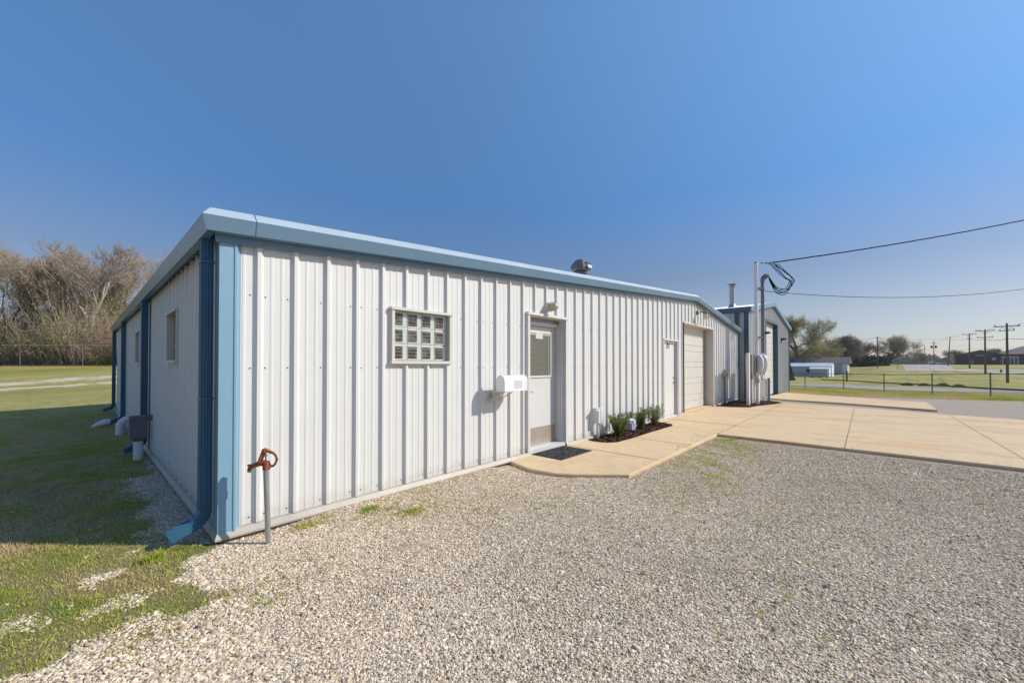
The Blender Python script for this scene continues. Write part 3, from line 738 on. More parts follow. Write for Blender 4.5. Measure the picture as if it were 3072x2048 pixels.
# back rake
mb = MB(); mb.add([(-.1, B1L+.1, zt(-.1)), (RX, B1L+.1, zt(RX)), (XR+.14, B1L+.1, zt(XR+.14)), (XR+.14, B1L+.1, zt(XR+.14)-.2), (RX, B1L+.1, zt(RX)-.2), (-.1, B1L+.1, zt(-.1)-.2)], [(0,1,4,5), (1,2,3,4)]); mb.build('rake_trim', RAKE, rf)
# corner trims
mb = MB(); mb.rings([[(p[0], p[1], z) for p in [(.06,.085),(.012,.085),(-.012,.075),(-.012,-.012),(.088,-.012),(.096,-.020),(.112,-.020),(.142,.030),(.150,.030)]] for z in (.085, 2.606)], 0, False, False)
mb.build('corner_trim', BLUE, b1)
mb = MB(); mb.rings([[(p[0], p[1], z) for p in [(XR+.012,.14),(XR+.012,-.010),(XR-.030,-.010),(XR-.045,.02)]] for z in (.06, zt(XR)-.2)], 0, False, False); mb.build('corner_trim', BLUE, b1)
# base flashing: thin kicked-out strip, and sill plate below
for a, b in ((.0, 4.08), (5.12, 9.79), (10.81, 11.33), (14.39, XR)):
    if a: mb.build('base_flashing', FLASH, b1)
    mb = MB(); a2 = -.012 if a == 0 else a
    z = .098; mb.add([(a2, .038, z+.004), (b, .038, z+.004), (b, -.006, z-.004), (a2, -.006, z-.004), (b, -.034, z-.05), (a2-.02*(a==0), -.034, z-.05), (b, -.034, z-.066), (a2-.02*(a==0), -.034, z-.066)], [(0,1,2,3), (3,2,4,5), (5,4,6,7)])
mb.build('base_flashing', FLASH, b1); mb = MB()
mb.add([(.038, .0, .10), (.038, B1L, .10), (-.008, B1L, .092), (-.008, -.0, .092), (-.034, B1L, .046), (-.034, -.034, .046), (-.034, B1L, .03), (-.034, -.034, .03)], [(0,1,2,3), (3,2,4,5), (5,4,6,7)])
mb.build('base_flashing', FLASH, b1)
for bb in ((.006, 4.08, -.002, .09, -.06, .040), (5.12, 9.79, .0, .09, -.06, .075), (14.39, XR, .0, .09, -.06, .05), (.0045, .09, .091, B1L, -.06, .05)): MB().box(*bb).build('sill', SILL, b1)
# screws
def screws():
    mb = MB(); r = random.Random(3)
    def sc(x, y, z, rr=.0045):
        mb.lathe((x, y, z), [(rr*1.5, .001), (rr*1.5, -.0015), (rr*.8, -.006)], 7, 0, 'y')
    k = 0
    while .27+.3048*k < XR-.1:
        c = .27+.3048*k
        for z0, both in ((.155, True), (1.47 if c < 9 else 1.06, True), (2.12 if c < 5 else 2.2, c > 5)):
            for s in ((c-.047,), (c+.072,))[:2 if k % 3 == 0 else 1]:
                x = s[0]; z = z0+r.uniform(-.004, .004)
                if any(o_[0]-.04 < x < o_[1]+.04 and o_[2]-.06 < z < o_[3]+.06 for o_ in (OPW, OPD1, OPD2, OPG)): continue
                sc(x, .033, z)
        k += 1
    return mb
screws().build('screws', SCREWM, b1)['kind'] = 'stuff'
mb = MB()
for k in range(58):
    x = .285+.3048*k
    if x < XR-.1: mb.lathe((x, -.027, zt(x)-.193), [(.0065, .001), (.0065, -.002), (.003, -.006)], 7, 0, 'y')
mb.build('screws', SCREWB, b1)['kind'] = 'stuff'
mb = MB(); r_ = random.Random(4)
for k in range(45):
    y = .23+.3048*k
    for z in (.16, 1.50):
        if y < B1L-.1: mb.lathe((.033, y+.0, z), [(.007, .001), (.007, -.002), (.0035, -.006)], 7, 0, 'x')
mb.build('screws', SCREWM, b1)['kind'] = 'stuff'
# glass block window (front) and side windows
def frame_rect(place, s0, s1, z0, z1, w_, d0, d1, mat, parent, name='frame', sill=True):
    mb = MB()
    def bx_(a, b, c, d, e0, e1):
        vs = [place(a, e0, c), place(b, e0, c), place(b, e1, c), place(a, e1, c), place(a, e0, d), place(b, e0, d), place(b, e1, d), place(a, e1, d)]
        mb.add(vs, [(0,3,2,1),(4,5,6,7),(0,1,5,4),(1,2,6,5),(2,3,7,6),(3,0,4,7)])
    bx_(s0-w_, s0, z0, z1, d0, d1); bx_(s1, s1+w_, z0, z1, d0, d1)
    bx_(s0-w_-.012, s1+w_+.012, z1, z1+w_*.9, d0-.014, d1)
    if sill: bx_(s0-w_-.012, s1+w_+.012, z0-w_, z0, d0-.014, d1)
    return mb.build(name, mat, parent)
def glass_window(name, place, s0, s1, z0, z1, nx, nz, rec, parent, rim=None):
    wb = MB(); t = .012   # body: mortar grid
    def bx_(mb, a, b, c, d, e0, e1, m=0):
        vs = [place(a, e0, c), place(b, e0, c), place(b, e1, c), place(a, e1, c), place(a, e0, d), place(b, e0, d), place(b, e1, d), place(a, e1, d)]
        mb.add(vs, [(0,3,2,1),(4,5,6,7),(0,1,5,4),(1,2,6,5),(2,3,7,6),(3,0,4,7)], m)
    cw = (s1-s0)/nx; ch = (z1-z0)/nz
    bx_(wb, s0, s1, z0, z1, rec+.012, rec+.06)
    win = wb.build('window', MORTAR, parent)
    frame_rect(place, s0, s1, z0, z1, .035, -.012, .10, CREAM, win)
    gb = MB()
    for i in range(nx):
        for j in range(nz):
            a, b = s0+i*cw+.005, s0+(i+1)*cw-.005; c, d = z0+j*ch+.005, z0+(j+1)*ch-.005
            def rg(q, e): return [place(a+q, e, c+q), place(b-q, e, c+q), place(b-q, e, d-q), place(a+q, e, d-q)]
            ri = [place(a+.010, rec+.0015, c+.018), place(b-.055, rec+.0015, c+.018), place(b-.055, rec+.0015, d-.022), place(a+.010, rec+.0015, d-.022)]
            gb.rings([rg(0, rec+.0115), rg(.007, rec), ri], 0, False)
            gb.add(ri, [(0,1,2,3)], 1)
    gb.build('glass_blocks', [rim or BLOCKRIM, BLINDG], win)
    return win
FP = lambda s, d, z: (s, d, z); LP = lambda s, d, z: (d, s, z)
glass_window('window', FP, OPW[0], OPW[1], OPW[2], OPW[3], 4, 3, .05, b1)
SIDEG = glassdark('brownish_block_glass', (.16,.15,.13), .15)
glass_window('window', LP, OL1[0], OL1[1], OL1[2], OL1[3], 4, 3, .06, b1, SIDEG)
glass_window('window', LP, OL2[0], OL2[1], OL2[2], OL2[3], 4, 3, .06, b1, SIDEG)
# door 1 (glazed)
def door1():
    x0, x1 = OPD1[0], OPD1[1]; D = .20
    mb = MB(); mb.bbox(x0+.045, x1-.045, D, D+.045, .125, 2.17, .003); d = mb.build('door', OFFWHITE, b1); d['label'] = 'white entrance door with tall glazed panel and steel kick plate'
    m = MB()
    m.box(x0-.05, x0, -.012, .04, .09, 2.32); m.box(x1, x1+.05, -.012, .04, .09, 2.32); m.box(x0-.056, x1+.056, -.026, .04, 2.3205, 2.365)
    m.box(x0-.002, x0+.04, .04, D+.06, .09, 2.32); m.box(x1-.04, x1+.002, .04, D+.06, .09, 2.32)
    m.box(x1-.052, x1-.0405, .085, .115, .09, 2.30)
    m.box(x0, x1, D-.02, D+.06, 2.175, 2.32); m.box(x0+.0, x1-.0, .03, .09, 2.30, 2.318)
    m.box(x0+.042, x1-.042, D-.075, D-.02, 2.19, 2.235)
    m.box(x0+.02, x1-.02, .0, D+.06, .03, .118)
    m.build('frame', CREAM if False else OFFWHITE, d)
    gx0, gx1, gz0, gz1 = x0+.17, x1-.20, 1.32, 2.06
    g = MB(); g.box(gx0-.03, gx0, D-.014, D, gz0-.03, gz1+.03); g.box(gx1, gx1+.03, D-.014, D, gz0-.03, gz1+.03); g.box(gx0, gx1, D-.014, D, gz1, gz1+.03); g.box(gx0-.0, gx1+.0, D-.020, D, gz0-.03, gz0)
    g.build('window_frame', WHITE, d)
    g = MB(); g.box(gx0, gx1, D-.0045, D-.0005, gz0, gz1); g.build('blind', BLINDS, d)
    g = MB(); g.box(gx0+.04, gx0+.05, D-.0065, D-.0045, gz0, gz1); g.box(gx1-.05, gx1-.04, D-.0065, D-.0045, gz0, gz1); g.box(gx0+.01, gx1-.01, D-.009, D-.0065, gz1-.035, gz1-.008); g.build('blind_cord', flat('cord_beige', (.5,.47,.34)), d)
    g = MB(); g.box(gx0+.22, gx0+.42, D-.012, D-.0095, gz1-.10, gz1+.0); g.build('hanging_card', LGREY, d)
    g = MB(); g.box(x0+.06, x1-.065, D-.006, D-.0005, .14, .43); g.build('kick_plate', STEEL, d)
    g = MB(); g.cyl((x0+.13, D, 1.06), (x0+.13, D-.05, 1.06), .012, 10); g.tube([(x0+.13, D-.05, 1.06), (x0+.19, D-.055, 1.055), (x0+.26, D-.055, 1.04)], .010, 8); g.lathe((x0+.13, D-.002, 1.06), [(.03, 0), (.03, -.006), (.02, -.01)], 14, 0, 'y'); g.build('handle', GALV, d, True)
door1()
def door2():
    x0, x1 = OPD2[0], OPD2[1]; D = .075
    mb = MB(); mb.bbox(x0+.04, x1-.04, D, D+.045, .09, 2.13, .003); d = mb.build('door', WHITE, b1); d['label'] = 'plain white steel door numbered 211 beside the garage door'
    m = MB(); m.box(x0-.04, x0, -.012, .04, .08, 2.19); m.box(x1, x1+.04, -.012, .04, .08, 2.19); m.box(x0-.045, x1+.045, -.022, .04, 2.1905, 2.23)
    m.box(x0, x0+.036, .04, D+.05, .08, 2.19); m.box(x1-.036, x1, .04, D+.05, .08, 2.19); m.box(x0+.036, x1-.036, .03, D+.05, 2.135, 2.19); m.box(x0, x1, .0, D+.05, .03, .088); m.build('frame', OFFWHITE, d)
    xx = x1-.12; BRASS = paint('brass_lock', (.25,.16,.08), .35, .1, None, .8)
    for nm, z, r_ in (('handle', 1.02, .028), ('lock', 1.16, .022)): g = MB(); g.lathe((xx, D-.001, z), [(r_, 0), (r_, -.012), (r_*.6, -.02), (r_*.6, -.045), (r_*.9, -.055), (r_*.3, -.065)], 12, 0, 'y'); g.build(nm, BRASS, d, True)
    g = MB(); bars = {'2': [(0,1,1,1), (1,.5,1,1), (0,.5,1,.5), (0,0,0,.5), (0,0,1,0)], '1': [(.5,0,.5,1)]}
    for i, c in enumerate('211'):
        ox = x0+.36+i*.085; oz = 1.985; hh = .125; ww = .05
        for (a, b, c1, d1) in bars[c]:
            ax, bx2 = sorted((ox+a*ww, ox+c1*ww)); az, bz = sorted((oz+b*hh, oz+d1*hh)); g.box(ax-.009, bx2+.009, D-.007, D-.001, az-.009, bz+.009)
        if c == '1': g.box(ox+.006, ox+.02, D-.007, D-.001, oz+hh-.03, oz+hh+.005)
    g.build('house_number', BLACK, d)
door2()
def sectional(parent, x0, x1, z0, z1, D, grooves, mat, label):
    mb = MB(); zs = [z0]
    prof = [(D, z0)]
    for g in grooves:
        if z0 < g < z1: prof += [(D, g-.012), (D+.014, g-.006), (D+.014, g+.004), (D, g+.010)]
    prof += [(D, z1)]
    n = len(prof); vs = [(x0, y, z) for y, z in prof]+[(x1, y, z) for y, z in prof]; mb.add(vs, [(i, i+n, i+n+1, i+1) for i in range(n-1)])
    gd = mb.build('garage_door', mat, parent); gd['label'] = label; return gd
def garage1():
    x0, x1, z1 = OPG[0], OPG[1], OPG[3]; D = .27
    gr_ = [.33,.53,.90,1.09,1.44,1.62,1.97,2.17,2.47]
    gd = sectional(b1, x0+.02, x1-.14, .085, z1, D, gr_, CREAM, 'cream white sectional garage door in a recessed opening')
    m = MB(); m.box(x0-.045, x0, -.012, .05, .07, z1); m.box(x1, x1+.045, -.012, .05, .07, z1); m.box(x0-.05, x1+.05, -.022, .05, z1+.0005, z1+.045)
    m.box(x1-.002, x1+.03, .05, D+.10, .07, z1); m.box(x0-.03, x0+.002, .05, D+.10, .07, z1); m.box(x0, x1, .05, D+.10, z1-.002, z1+.03)
    m.box(x1-.14, x1-.002, D+.02, D+.10, .07, z1)
    m.build('frame', CREAM, gd)
    m = MB(); m.box(x0-.050, x0-.0455, -.03, .0, .10, z1); m.build('weather_strip', BLACK, gd)
    m = MB()
    for g in gr_+[2.66]: m.box(x1-.17, x1-.12, D-.012, D-.002, g-.022, g+.022); m.cyl((x1-.14, D-.02, g), (x1-.10, D-.02, g), .012, 8)
    m.box(x1-.105, x1-.09, D-.03, D+.01, .09, z1-.01)
    m.build('track', GALV, gd)
    m = MB(); m.tube([(x1-.42, D-.006, 1.07), (x1-.5, D-.03, .6), (x1-.66, D-.02, .12)], .004, 5); m.build('pull_cord', flat('rope', (.35,.28,.2), .9), gd)
    m = MB(); m.box(x0+.002, x1-.002, .04, D+.05, .02, .071); m.build('threshold', CONC, gd)
garage1()
# downspouts
def downspout(x, y, ztop, zbot, sgn, parent, mat, w_=.105, d_=.075, kick=.34, lean=0):
    """corrugated rectangular pipe with a crimped elbow kicked out in x"""
    path = [(x, y, ztop), (x, y, (ztop+zbot)/2), (x, y, zbot+.27)]
    n = 6
    for i in range(1, n+1):
        a = i/n*math.radians(66); R_ = .13; path.append((x+sgn*(R_-R_*math.cos(a)), y, zbot+.27-R_*math.sin(a)))
    L = path[-1]; path.append((L[0]+sgn*kick*.5*math.sin(math.radians(72)), y+lean*.5, L[2]-kick*.5*math.cos(math.radians(72)))); 
    L = path[-1]; path.append((L[0]+sgn*kick*.5*math.sin(math.radians(74)), y+lean, max(.03, L[2]-.02-kick*.5*math.cos(math.radians(74)))))
    # cross-section with flutes
    cs = []; hw, hd = w_/2, d_/2
    def side(ax, ay, bx2, by, nx_, ny_):
        for k in range(4):
            for q, dd in ((.04, 0), (.12, .006), (.17, .006), (.23, 0)):
                t = k/4+q*.98; cs.append((ax+(bx2-ax)*t-nx_*dd, ay+(by-ay)*t-ny_*dd))
    side(-hd, -hw, hd, -hw, 0, -1); side(hd, -hw, hd, hw, 1, 0); side(hd, hw, -hd, hw, 0, 1); side(-hd, hw, -hd, -hw, -1, 0)
    rs = []
    P = [V(p) for p in path]
    for i, p in enumerate(P):
        t = (P[min(i+1, len(P)-1)]-P[max(i-1, 0)]).normalized(); yv = V((0,1,0)); a = yv.cross(t).normalized() if abs(t.z) < 1.1 else V((1,0,0))
        if a.x < 0 and abs(t.z) > .5: a = -a
        if i and a.dot(prev) < 0: a = -a
        prev = a
        sc = 1.0 if not (2 <= i <= 8) else (.965 if i % 2 else 1.03)
        rs.append([p+a*c[0]*sc+yv*c[1]*sc for c in cs])
    mb = MB(); mb.rings(rs, 0, False)
    # crimp beads
    for i in range(3, 9):
        p = P[i]; t = (P[min(i+1, len(P)-1)]-P[i-1]).normalized(); a = V((0,1,0)).cross(t).normalized()
        rg = []
        for e, s_ in ((-.008, 1.01), (0, 1.09), (.008, 1.01)):
            rg.append([p+t*e+a*u*hd*s_+V((0,1,0))*v*hw*s_ for u, v in ((-1,-1),(1,-1),(1,1),(-1,1))])
        mb.rings(rg, 0, False)
    o = mb.build('downspout', mat, parent)
    for zz in (ztop-.25, 1.2): st = MB(); st.box(x-hd-.004, x+hd+.004, y-hw-.006, y+hw+.006, zz, zz+.018); st.build('strap', mat, o)
    return o
for i, yy in enumerate((.192, 5.00, 9.75, 13.75)):
    downspout(-.062, yy, 2.62, 0, -1, b1, DBLUE, .104 if i == 0 else .12, .085, .16)
downspout(XR+.07, .07, zt(XR)-.15, 0, 1, b1, DBLUE, .10, .075, .1)
# roof ventilator
def vent():
    c = bear(1743, 10.4); x, y = c.x, c.y; zr = zt(x)-.03
    top = zat(780, 10.4)
    m = MB(); m.lathe((x, y, zr-.05), [(.13, 0), (.13, top-zr-.36)], 18); m.lathe((x, y, top-.50), [(.13, 0), (.24, -.035), (.245, -.03), (.13, .05)], 18)
    m.lathe((x, y, top-.37), [(.10, -.04), (.19, .0), (.19, .035), (.10, .05)], 18)
    o = m.build('roof_vent', DGREY, rf, True)
    m = MB(); a = math.radians(0)
    # hood: horizontal drum with angled shoulders, open slots
    def oct_(h, w2, z): return [(-w2, h*.55), (-w2*.55, h), (w2*.55, h), (w2, h*.55)]
    prof = [(-.235,-.12), (-.26,-.06), (-.26,.03), (-.10,.185), (.09,.185), (.26,.05), (.26,-.06), (.235,-.12)]
    m.lathe((x, y, top-.185), [(.17,-.13), (.265,-.07), (.27,.03), (.13,.185), (.03,.187)], 8)
    o2 = m.build('hood', VENTM, o); 
    m = MB(); m.prism([(y-.258, top-.24), (y-.275, top-.24), (y-.275, top-.165), (y-.258, top-.165)], 'x', x-.09, x+.11); m.build('louvre_plate', LGREY, o)
    m = MB(); m.box(x-.10, x+.10, y-.245, y-.20, top-.125, top-.105); m.build('slot', BLACK, o); m = MB(); m.box(x-.10, x+.10, y-.262, y-.20, top-.275, top-.255); m.build('slot', BLACK, o)
vent()

# ------------------------------------------------------------------ building 2
BX0, BX1, BY = 18.45, 30.62, -.32; BRX = 24.5; BEND = 16.0
def zt2(x): return 4.02+.148*(x-BX0) if x <= BRX else 4.915-.148*(x-BRX)
b2 = empty('metal_building', (BX0, BY, 0), 0, 'smaller taller grey-white metal workshop with dark teal trim behind the meter rack', 'building')
inv = (-BX0, -BY, 0)
def b2o(mb, name, mats, parent=None, smooth=False):
    o = mb.build(name, mats, parent or b2, smooth)
    if parent is None: o.location = inv
    return o
OG2 = (22.55, 26.05, -1, 3.80)
q = ribbed(BX0, BX1, -.25, lambda x: zt2(x)-.10, [OG2], lambda s, d, z: (s, BY+d, z), breaks=(BRX,), off=.1)
b2o(q, 'wall', W2)
mb = MB(); q = ribbed(BY, BEND, -.25, lambda y: zt2(BX0)-.1, [], lambda s, d, z: (BX0+d, s, z), off=.1); mb.add(q.v, q.f)
q = ribbed(BY, BEND, -.5, lambda y: zt2(BX1)-.1, [], lambda s, d, z: (BX1-d, s, z), off=.1); mb.add(q.v, q.f)
mb.add([(BX0, BEND, -.3), (BX1, BEND, -.5), (BX1, BEND, zt2(BX1)), (BRX, BEND, zt2(BRX)), (BX0, BEND, zt2(BX0))], [(0,1,2,3,4)])
b2o(mb, 'wall', W2)
mb = MB(); pts = []; y = BY-.10
while y < BEND+.1: pts += [(y, 0), (y+.12, 0), (y+.14, .03), (y+.17, .03), (y+.19, 0)]; y += .3048
xs = [BX0-.14, BRX, BX1+.14]; vs = [(x, yy, zt2(x)-.01+dz) for x in xs for yy, dz in pts]; n = len(pts)
mb.add(vs, [(i*n+j, (i+1)*n+j, (i+1)*n+j+1, i*n+j+1) for i in range(2) for j in range(n-1)])
rf2 = b2o(mb, 'roof', ROOFM)
mb = MB(); prof = [(-.06,.02), (-.13,.0), (-.13,-.19), (0,-.19), (0,-.25)]
mb.rings([[(x, BY+p[0], zt2(x)+p[1]) for p in prof] for x in (BX0-.15, BRX, BX1+.15)], 0, False, False); mb.build('rake_trim', paint('pale_teal_paint', (.13,.27,.33), .35), rf2)
mb = MB(); prof = [(.04,.0), (-.15,.0), (-.17,-.02), (-.15,-.22), (.02,-.22)]
mb.rings([[(BX0+p[0], yy, zt2(BX0)+p[1]) for p in prof] for yy in (BY-.131, BEND)], 0, True, True)
b2o(mb, 'gutter', TEAL); mb = MB(); mb.rings([[(BX1-p[0], yy, zt2(BX1)+p[1]) for p in prof] for yy in (BY-.131, BEND)], 0, True, True); b2o(mb, 'gutter', TEAL)
mb = MB(); mb.box(BX0-.014, BX0+.16, BY-.014, BY+.02, -.2, zt2(BX0)-.2); mb.box(BX0-.014, BX0+.02, BY+.021, BY+.16, -.2, zt2(BX0)-.2); b2o(mb, 'corner_trim', TEAL); mb = MB(); mb.box(BX1-.06, BX1+.014, BY-.014, BY+.1, -.3, zt2(BX1)-.2); b2o(mb, 'corner_trim', TEAL)
o = downspout(BX0-.07, BY+.42, 3.85, -.1, -1, b2, TEAL, .14, .09, .1); o.location = inv
gd2 = sectional(b2, OG2[0]+.0, OG2[1], -.1, OG2[3], BY+.21, [.27+.31*i for i in range(12)], CREAM, 'cream sectional garage door framed in dark teal'); gd2.location = inv
m = MB(); m.box(OG2[1]-.002, OG2[1]+.03, BY-.012, BY+.25, -.18, OG2[3]+.02); m.box(OG2[0]-.03, OG2[0]+.002, BY-.012, BY+.25, -.18, OG2[3]+.02); m.box(OG2[0], OG2[1], BY-.012, BY+.25, OG2[3]-.002, OG2[3]+.03)
m.box(OG2[1]+.03, OG2[1]+.10, BY-.012, BY+.01, -.18, OG2[3]+.10); m.box(OG2[0]-.10, OG2[0]-.03, BY-.012, BY+.01, -.18, OG2[3]+.10); m.box(OG2[0]-.03, OG2[1]+.03, BY-.012, BY+.01, OG2[3]+.03, OG2[3]+.10)
m.build('frame', TEAL, gd2)
# flue pipe on roof 2
def flue():
    D = 19.3; c = bear(2198, D); x, y = c.x, c.y; zr = zt2(x); top = zat(850, D)
    m = MB(); m.lathe((x, y, zr-.1), [(.125, 0), (.125, top-zr-.05)], 16); m.lathe((x, y, zr), [(.24, -.06), (.13, .14)], 16)
    o = m.build('flue_pipe', GALV, rf2, True)
    m = MB(); m.lathe((x, y, top), [(.17, -.17), (.17, -.15), (.10, -.15)], 16); m.lathe((x, y, top), [(.13, -.10), (.25, -.06), (.25, -.035), (.05, .02)], 16)
    m.build('rain_cap', GALV, o, True)
flue()
# black wall lights on building 2
for x, z, lb in ((21.95, 3.06, 'small black wall light left of the workshop garage door'), (27.3, 3.02, 'small black wall light right of the workshop garage door')):
    t = empty('wall_light', (x, BY, z), 0, lb, 'wall light', 'black lights beside the workshop door')
    m = MB(); m.box(-.06, .06, -.03, .03, -.16, .12); m.build('backplate', BLACK, t)
    m = MB(); m.prism([(-.03, .12), (-.26, .10), (-.26, .03), (-.03, -.02)], 'x', -.11, .11); m.build('lamp_head', BLACK, t)

# ------------------------------------------------------------------ wall lamps on building 1
t = empty('wall_light', (4.60, 0, 2.50), 0, 'round caged jelly-jar light with cream base above the glazed door', 'wall light')
m = MB(); m.lathe((0,0,0), [(.085, .0), (.085, -.03), (.075, -.045), (.05,-.05)], 20, 0, 'y'); m.build('base', CREAM, t, True)
m = MB(); m.lathe((0,0,0), [(.055, -.045), (.068, -.07), (.068, -.12), (.05, -.16), (.02, -.178)], 18, 0, 'y'); m.build('globe', glassdark('amber_glass', (.50,.42,.20), .15), t, True)
m = MB()
for k in range(6):
    a = PI*k/6; ca, sa = math.cos(a), math.sin(a); m.tube([(.078*ca*s_, yy, .078*sa*s_) for s_, yy in ((1,-.045), (1,-.12), (.75,-.17), (0,-.19), (-.75,-.17), (-1,-.12), (-1,-.045))], .0035, 5)
for yy in (-.08, -.12): m.tube([(.079*math.cos(2*PI*k/16), yy, .079*math.sin(2*PI*k/16)) for k in range(17)], .0035, 5)
m.build('cage', CREAM, t)
t = empty('wall_light', (12.62, 0, 3.20), 0, 'rusty jelly-jar light hanging from a bent arm above the garage door', 'wall light')
m = MB(); m.box(-.06, .06, -.04, .03, -.05, .07); m.tube([(0,-.03,.0), (0,-.16,.03), (.02,-.24,.02)], .016, 8); m.build('arm', paint('rusty_steel', (.22,.14,.09), .7, .3), t)
m = MB(); m.lathe((.02,-.25,0), [(.04, .06), (.085, .02), (.085, -.03), (.07,-.05)], 16); m.build('lamp_cap', paint('rusty_cap', (.26,.19,.13), .7, .3), t, True)
m = MB(); m.lathe((.02,-.25,0), [(.06,-.05), (.07,-.10), (.065,-.19), (.03,-.22)], 16); m.build('globe', glassdark('milky_glass', (.62,.60,.48), .2), t, True)
m = MB()
for k in range(4): a = PI*k/4; m.tube([(.02+.078*math.cos(a)*s_, -.25+.078*math.sin(a)*s_, z) for s_, z in ((1,-.05), (1,-.19), (.5,-.25), (-.5,-.25), (-1,-.19), (-1,-.05))], .004, 5)
m.build('cage', LGREY, t)

# ------------------------------------------------------------------ door mat
zm = gz(4.6, -.3)+.0505
t = empty('door_mat', (4.60, -.275, zm), 0, 'black rubber door mat with a diamond pattern in front of the glazed door', 'door mat')
def mat_mat():
    k = NT('patterned_mat_carpet'); x_, y_, z_ = k.sep(); 
    a = k.math('FRACT', k.math('MULTIPLY', k.math('ADD', x_, k.math('MULTIPLY', y_, .6)), 8.5)); b = k.math('FRACT', k.math('MULTIPLY', k.math('SUBTRACT', x_, k.math('MULTIPLY', y_, 2.2)), 5.0))
    la = k.ramp(a, [(.0, 1.0), (.2, 0.0), (.8, 0.0), (1.0, 1.0)]); c = k.mix(k.ramp(k.noise(32, 4, .7), [(.45, 0.0), (.6, 1.0)]), (.012,.012,.014), (.11,.11,.115))
    k.base(k.mix(la, c, (.004,.004,.005))); k.set(.9, 0, .15); k.bump(k.noise(90, 2), .6, .004); return k.mat
m = MB(); m.bbox(-.46, .46, -.31, .31, 0, .008, .003); m.build('border', BLACK, t)
m = MB(); m.box(-.43, .43, -.28, .28, .0082, .0115); m.build('carpet', mat_mat(), t)

# ------------------------------------------------------------------ mailbox
t = empty('mailbox', (3.40, 0, 1.13), 0, 'white arched metal mailbox on a bracket beside the glazed door', 'mailbox')
def arch(w_, h, n=12):
    pts = [(-w_, 0), (w_, 0), (w_, h-w_)]
    for i in range(1, n): a = PI*i/n; pts.append((w_*math.cos(a), h-w_+w_*math.sin(a)))
    pts.append((-w_, h-w_)); return pts
A = [(p[0]-.225, p[1]) for p in arch(.080, .225)]
m = MB(); m.prism(A, 'x', -.22, .25); MBX = paint('glossy_white_enamel', (.82,.82,.81), .25, .03); m.build('body', MBX, t, True, 40)
m = MB(); m.prism([(p[0]-.225, p[1]-.002) for p in arch(.085, .231)], 'x', .235, .262); m.build('back_plate', MBX, t, True, 40); m = MB(); m.prism([(p[0]-.225, p[1]+.001) for p in arch(.083, .228)], 'x', -.228, -.212); m.build('door', MBX, t, True, 40)
m = MB(); m.box(-.02, .15, -.3075, -.3052, .035, .150); m.build('name_sticker', flat('faded_sticker', (.60,.60,.64), .6), t)
m = MB(); m.box(-.22, .0, -.30, -.03, -.016, -.003); m.box(-.225, .0, -.030, -.004, -.15, -.10)
for x in (-.20, -.02): m.tube([(x, -.27, -.014), (x, -.03, -.125)], .008, 6)
m.box(-.18, -.04, -.028, -.006, -.0995, -.003)
m.build('bracket', WHITE, t)

# ------------------------------------------------------------------ conduit box, gas meter
t = empty('electrical_box', (6.15, 0, .35), 0, 'small grey electrical box with white conduit standing on the left end of the mulch bed', 'electrical box')
m = MB(); m.bbox(-.09, .06, -.13, .02, .0, .30, .006); m.build('box', LGREY, t)
m = MB(); m.box(-.012, -.006, -.1335, -.1295, .01, .29); m.build('seam', DGREY, t)
m = MB(); m.cyl((-.07, -.10, .26), (-.15, -.10, .26), .03, 12); m.build('fitting', LGREY, t, True)
m = MB(); m.cyl((-.01, -.06, .005), (.0, -.07, -.33), .027, 12); m.build('conduit', PVC, t, True)
m = MB(); m.cyl((-.006, -.065, -.16), (-.002, -.068, -.23), .031, 12); m.build('coupling', LGREY, t, True)
t = empty('gas_meter', (7.35, -.17, .03), 0, 'grey gas meter with looped pipes between the left and middle shrubs', 'gas meter')
m = MB(); m.bbox(-.11, .13, -.09, .09, .03, .24, .03); m.build('meter_body', GASM, t, True)
m = MB(); m.bbox(-.10, .12, -.08, .08, .225, .30, .035); m.lathe((.02,-.09,.23), [(.05,.02), (.05,-.012), (.03,-.016)], 16, 0, 'y'); m.build('meter_head', LGREY, t, True)
m = MB(); m.tube([(-.42,.06,-.02), (-.42,.06,.35), (-.40,.06,.40), (-.36,.06,.42), (-.12,.05,.42), (-.08,.03,.40), (-.07,.0,.36), (-.07,0,.28)], .024, 10); m.tube([(.08,0,.28), (.08,0,.38), (.11,.02,.42), (.17,.06,.42), (.20,.08,.39), (.20,.10,.30), (.20,.19,.28)], .024, 10)
m.tube([(.02,.05,.42), (-.07,.05,.42)], .024, 8); m.build('pipes', GASP, t, True)
m = MB(); m.lathe((-.25,.06,.42), [(.04,-.05), (.07,-.04), (.07,.0), (.04,.012)], 14, 0, 'z'); m.build('regulator', GASM, t, True)

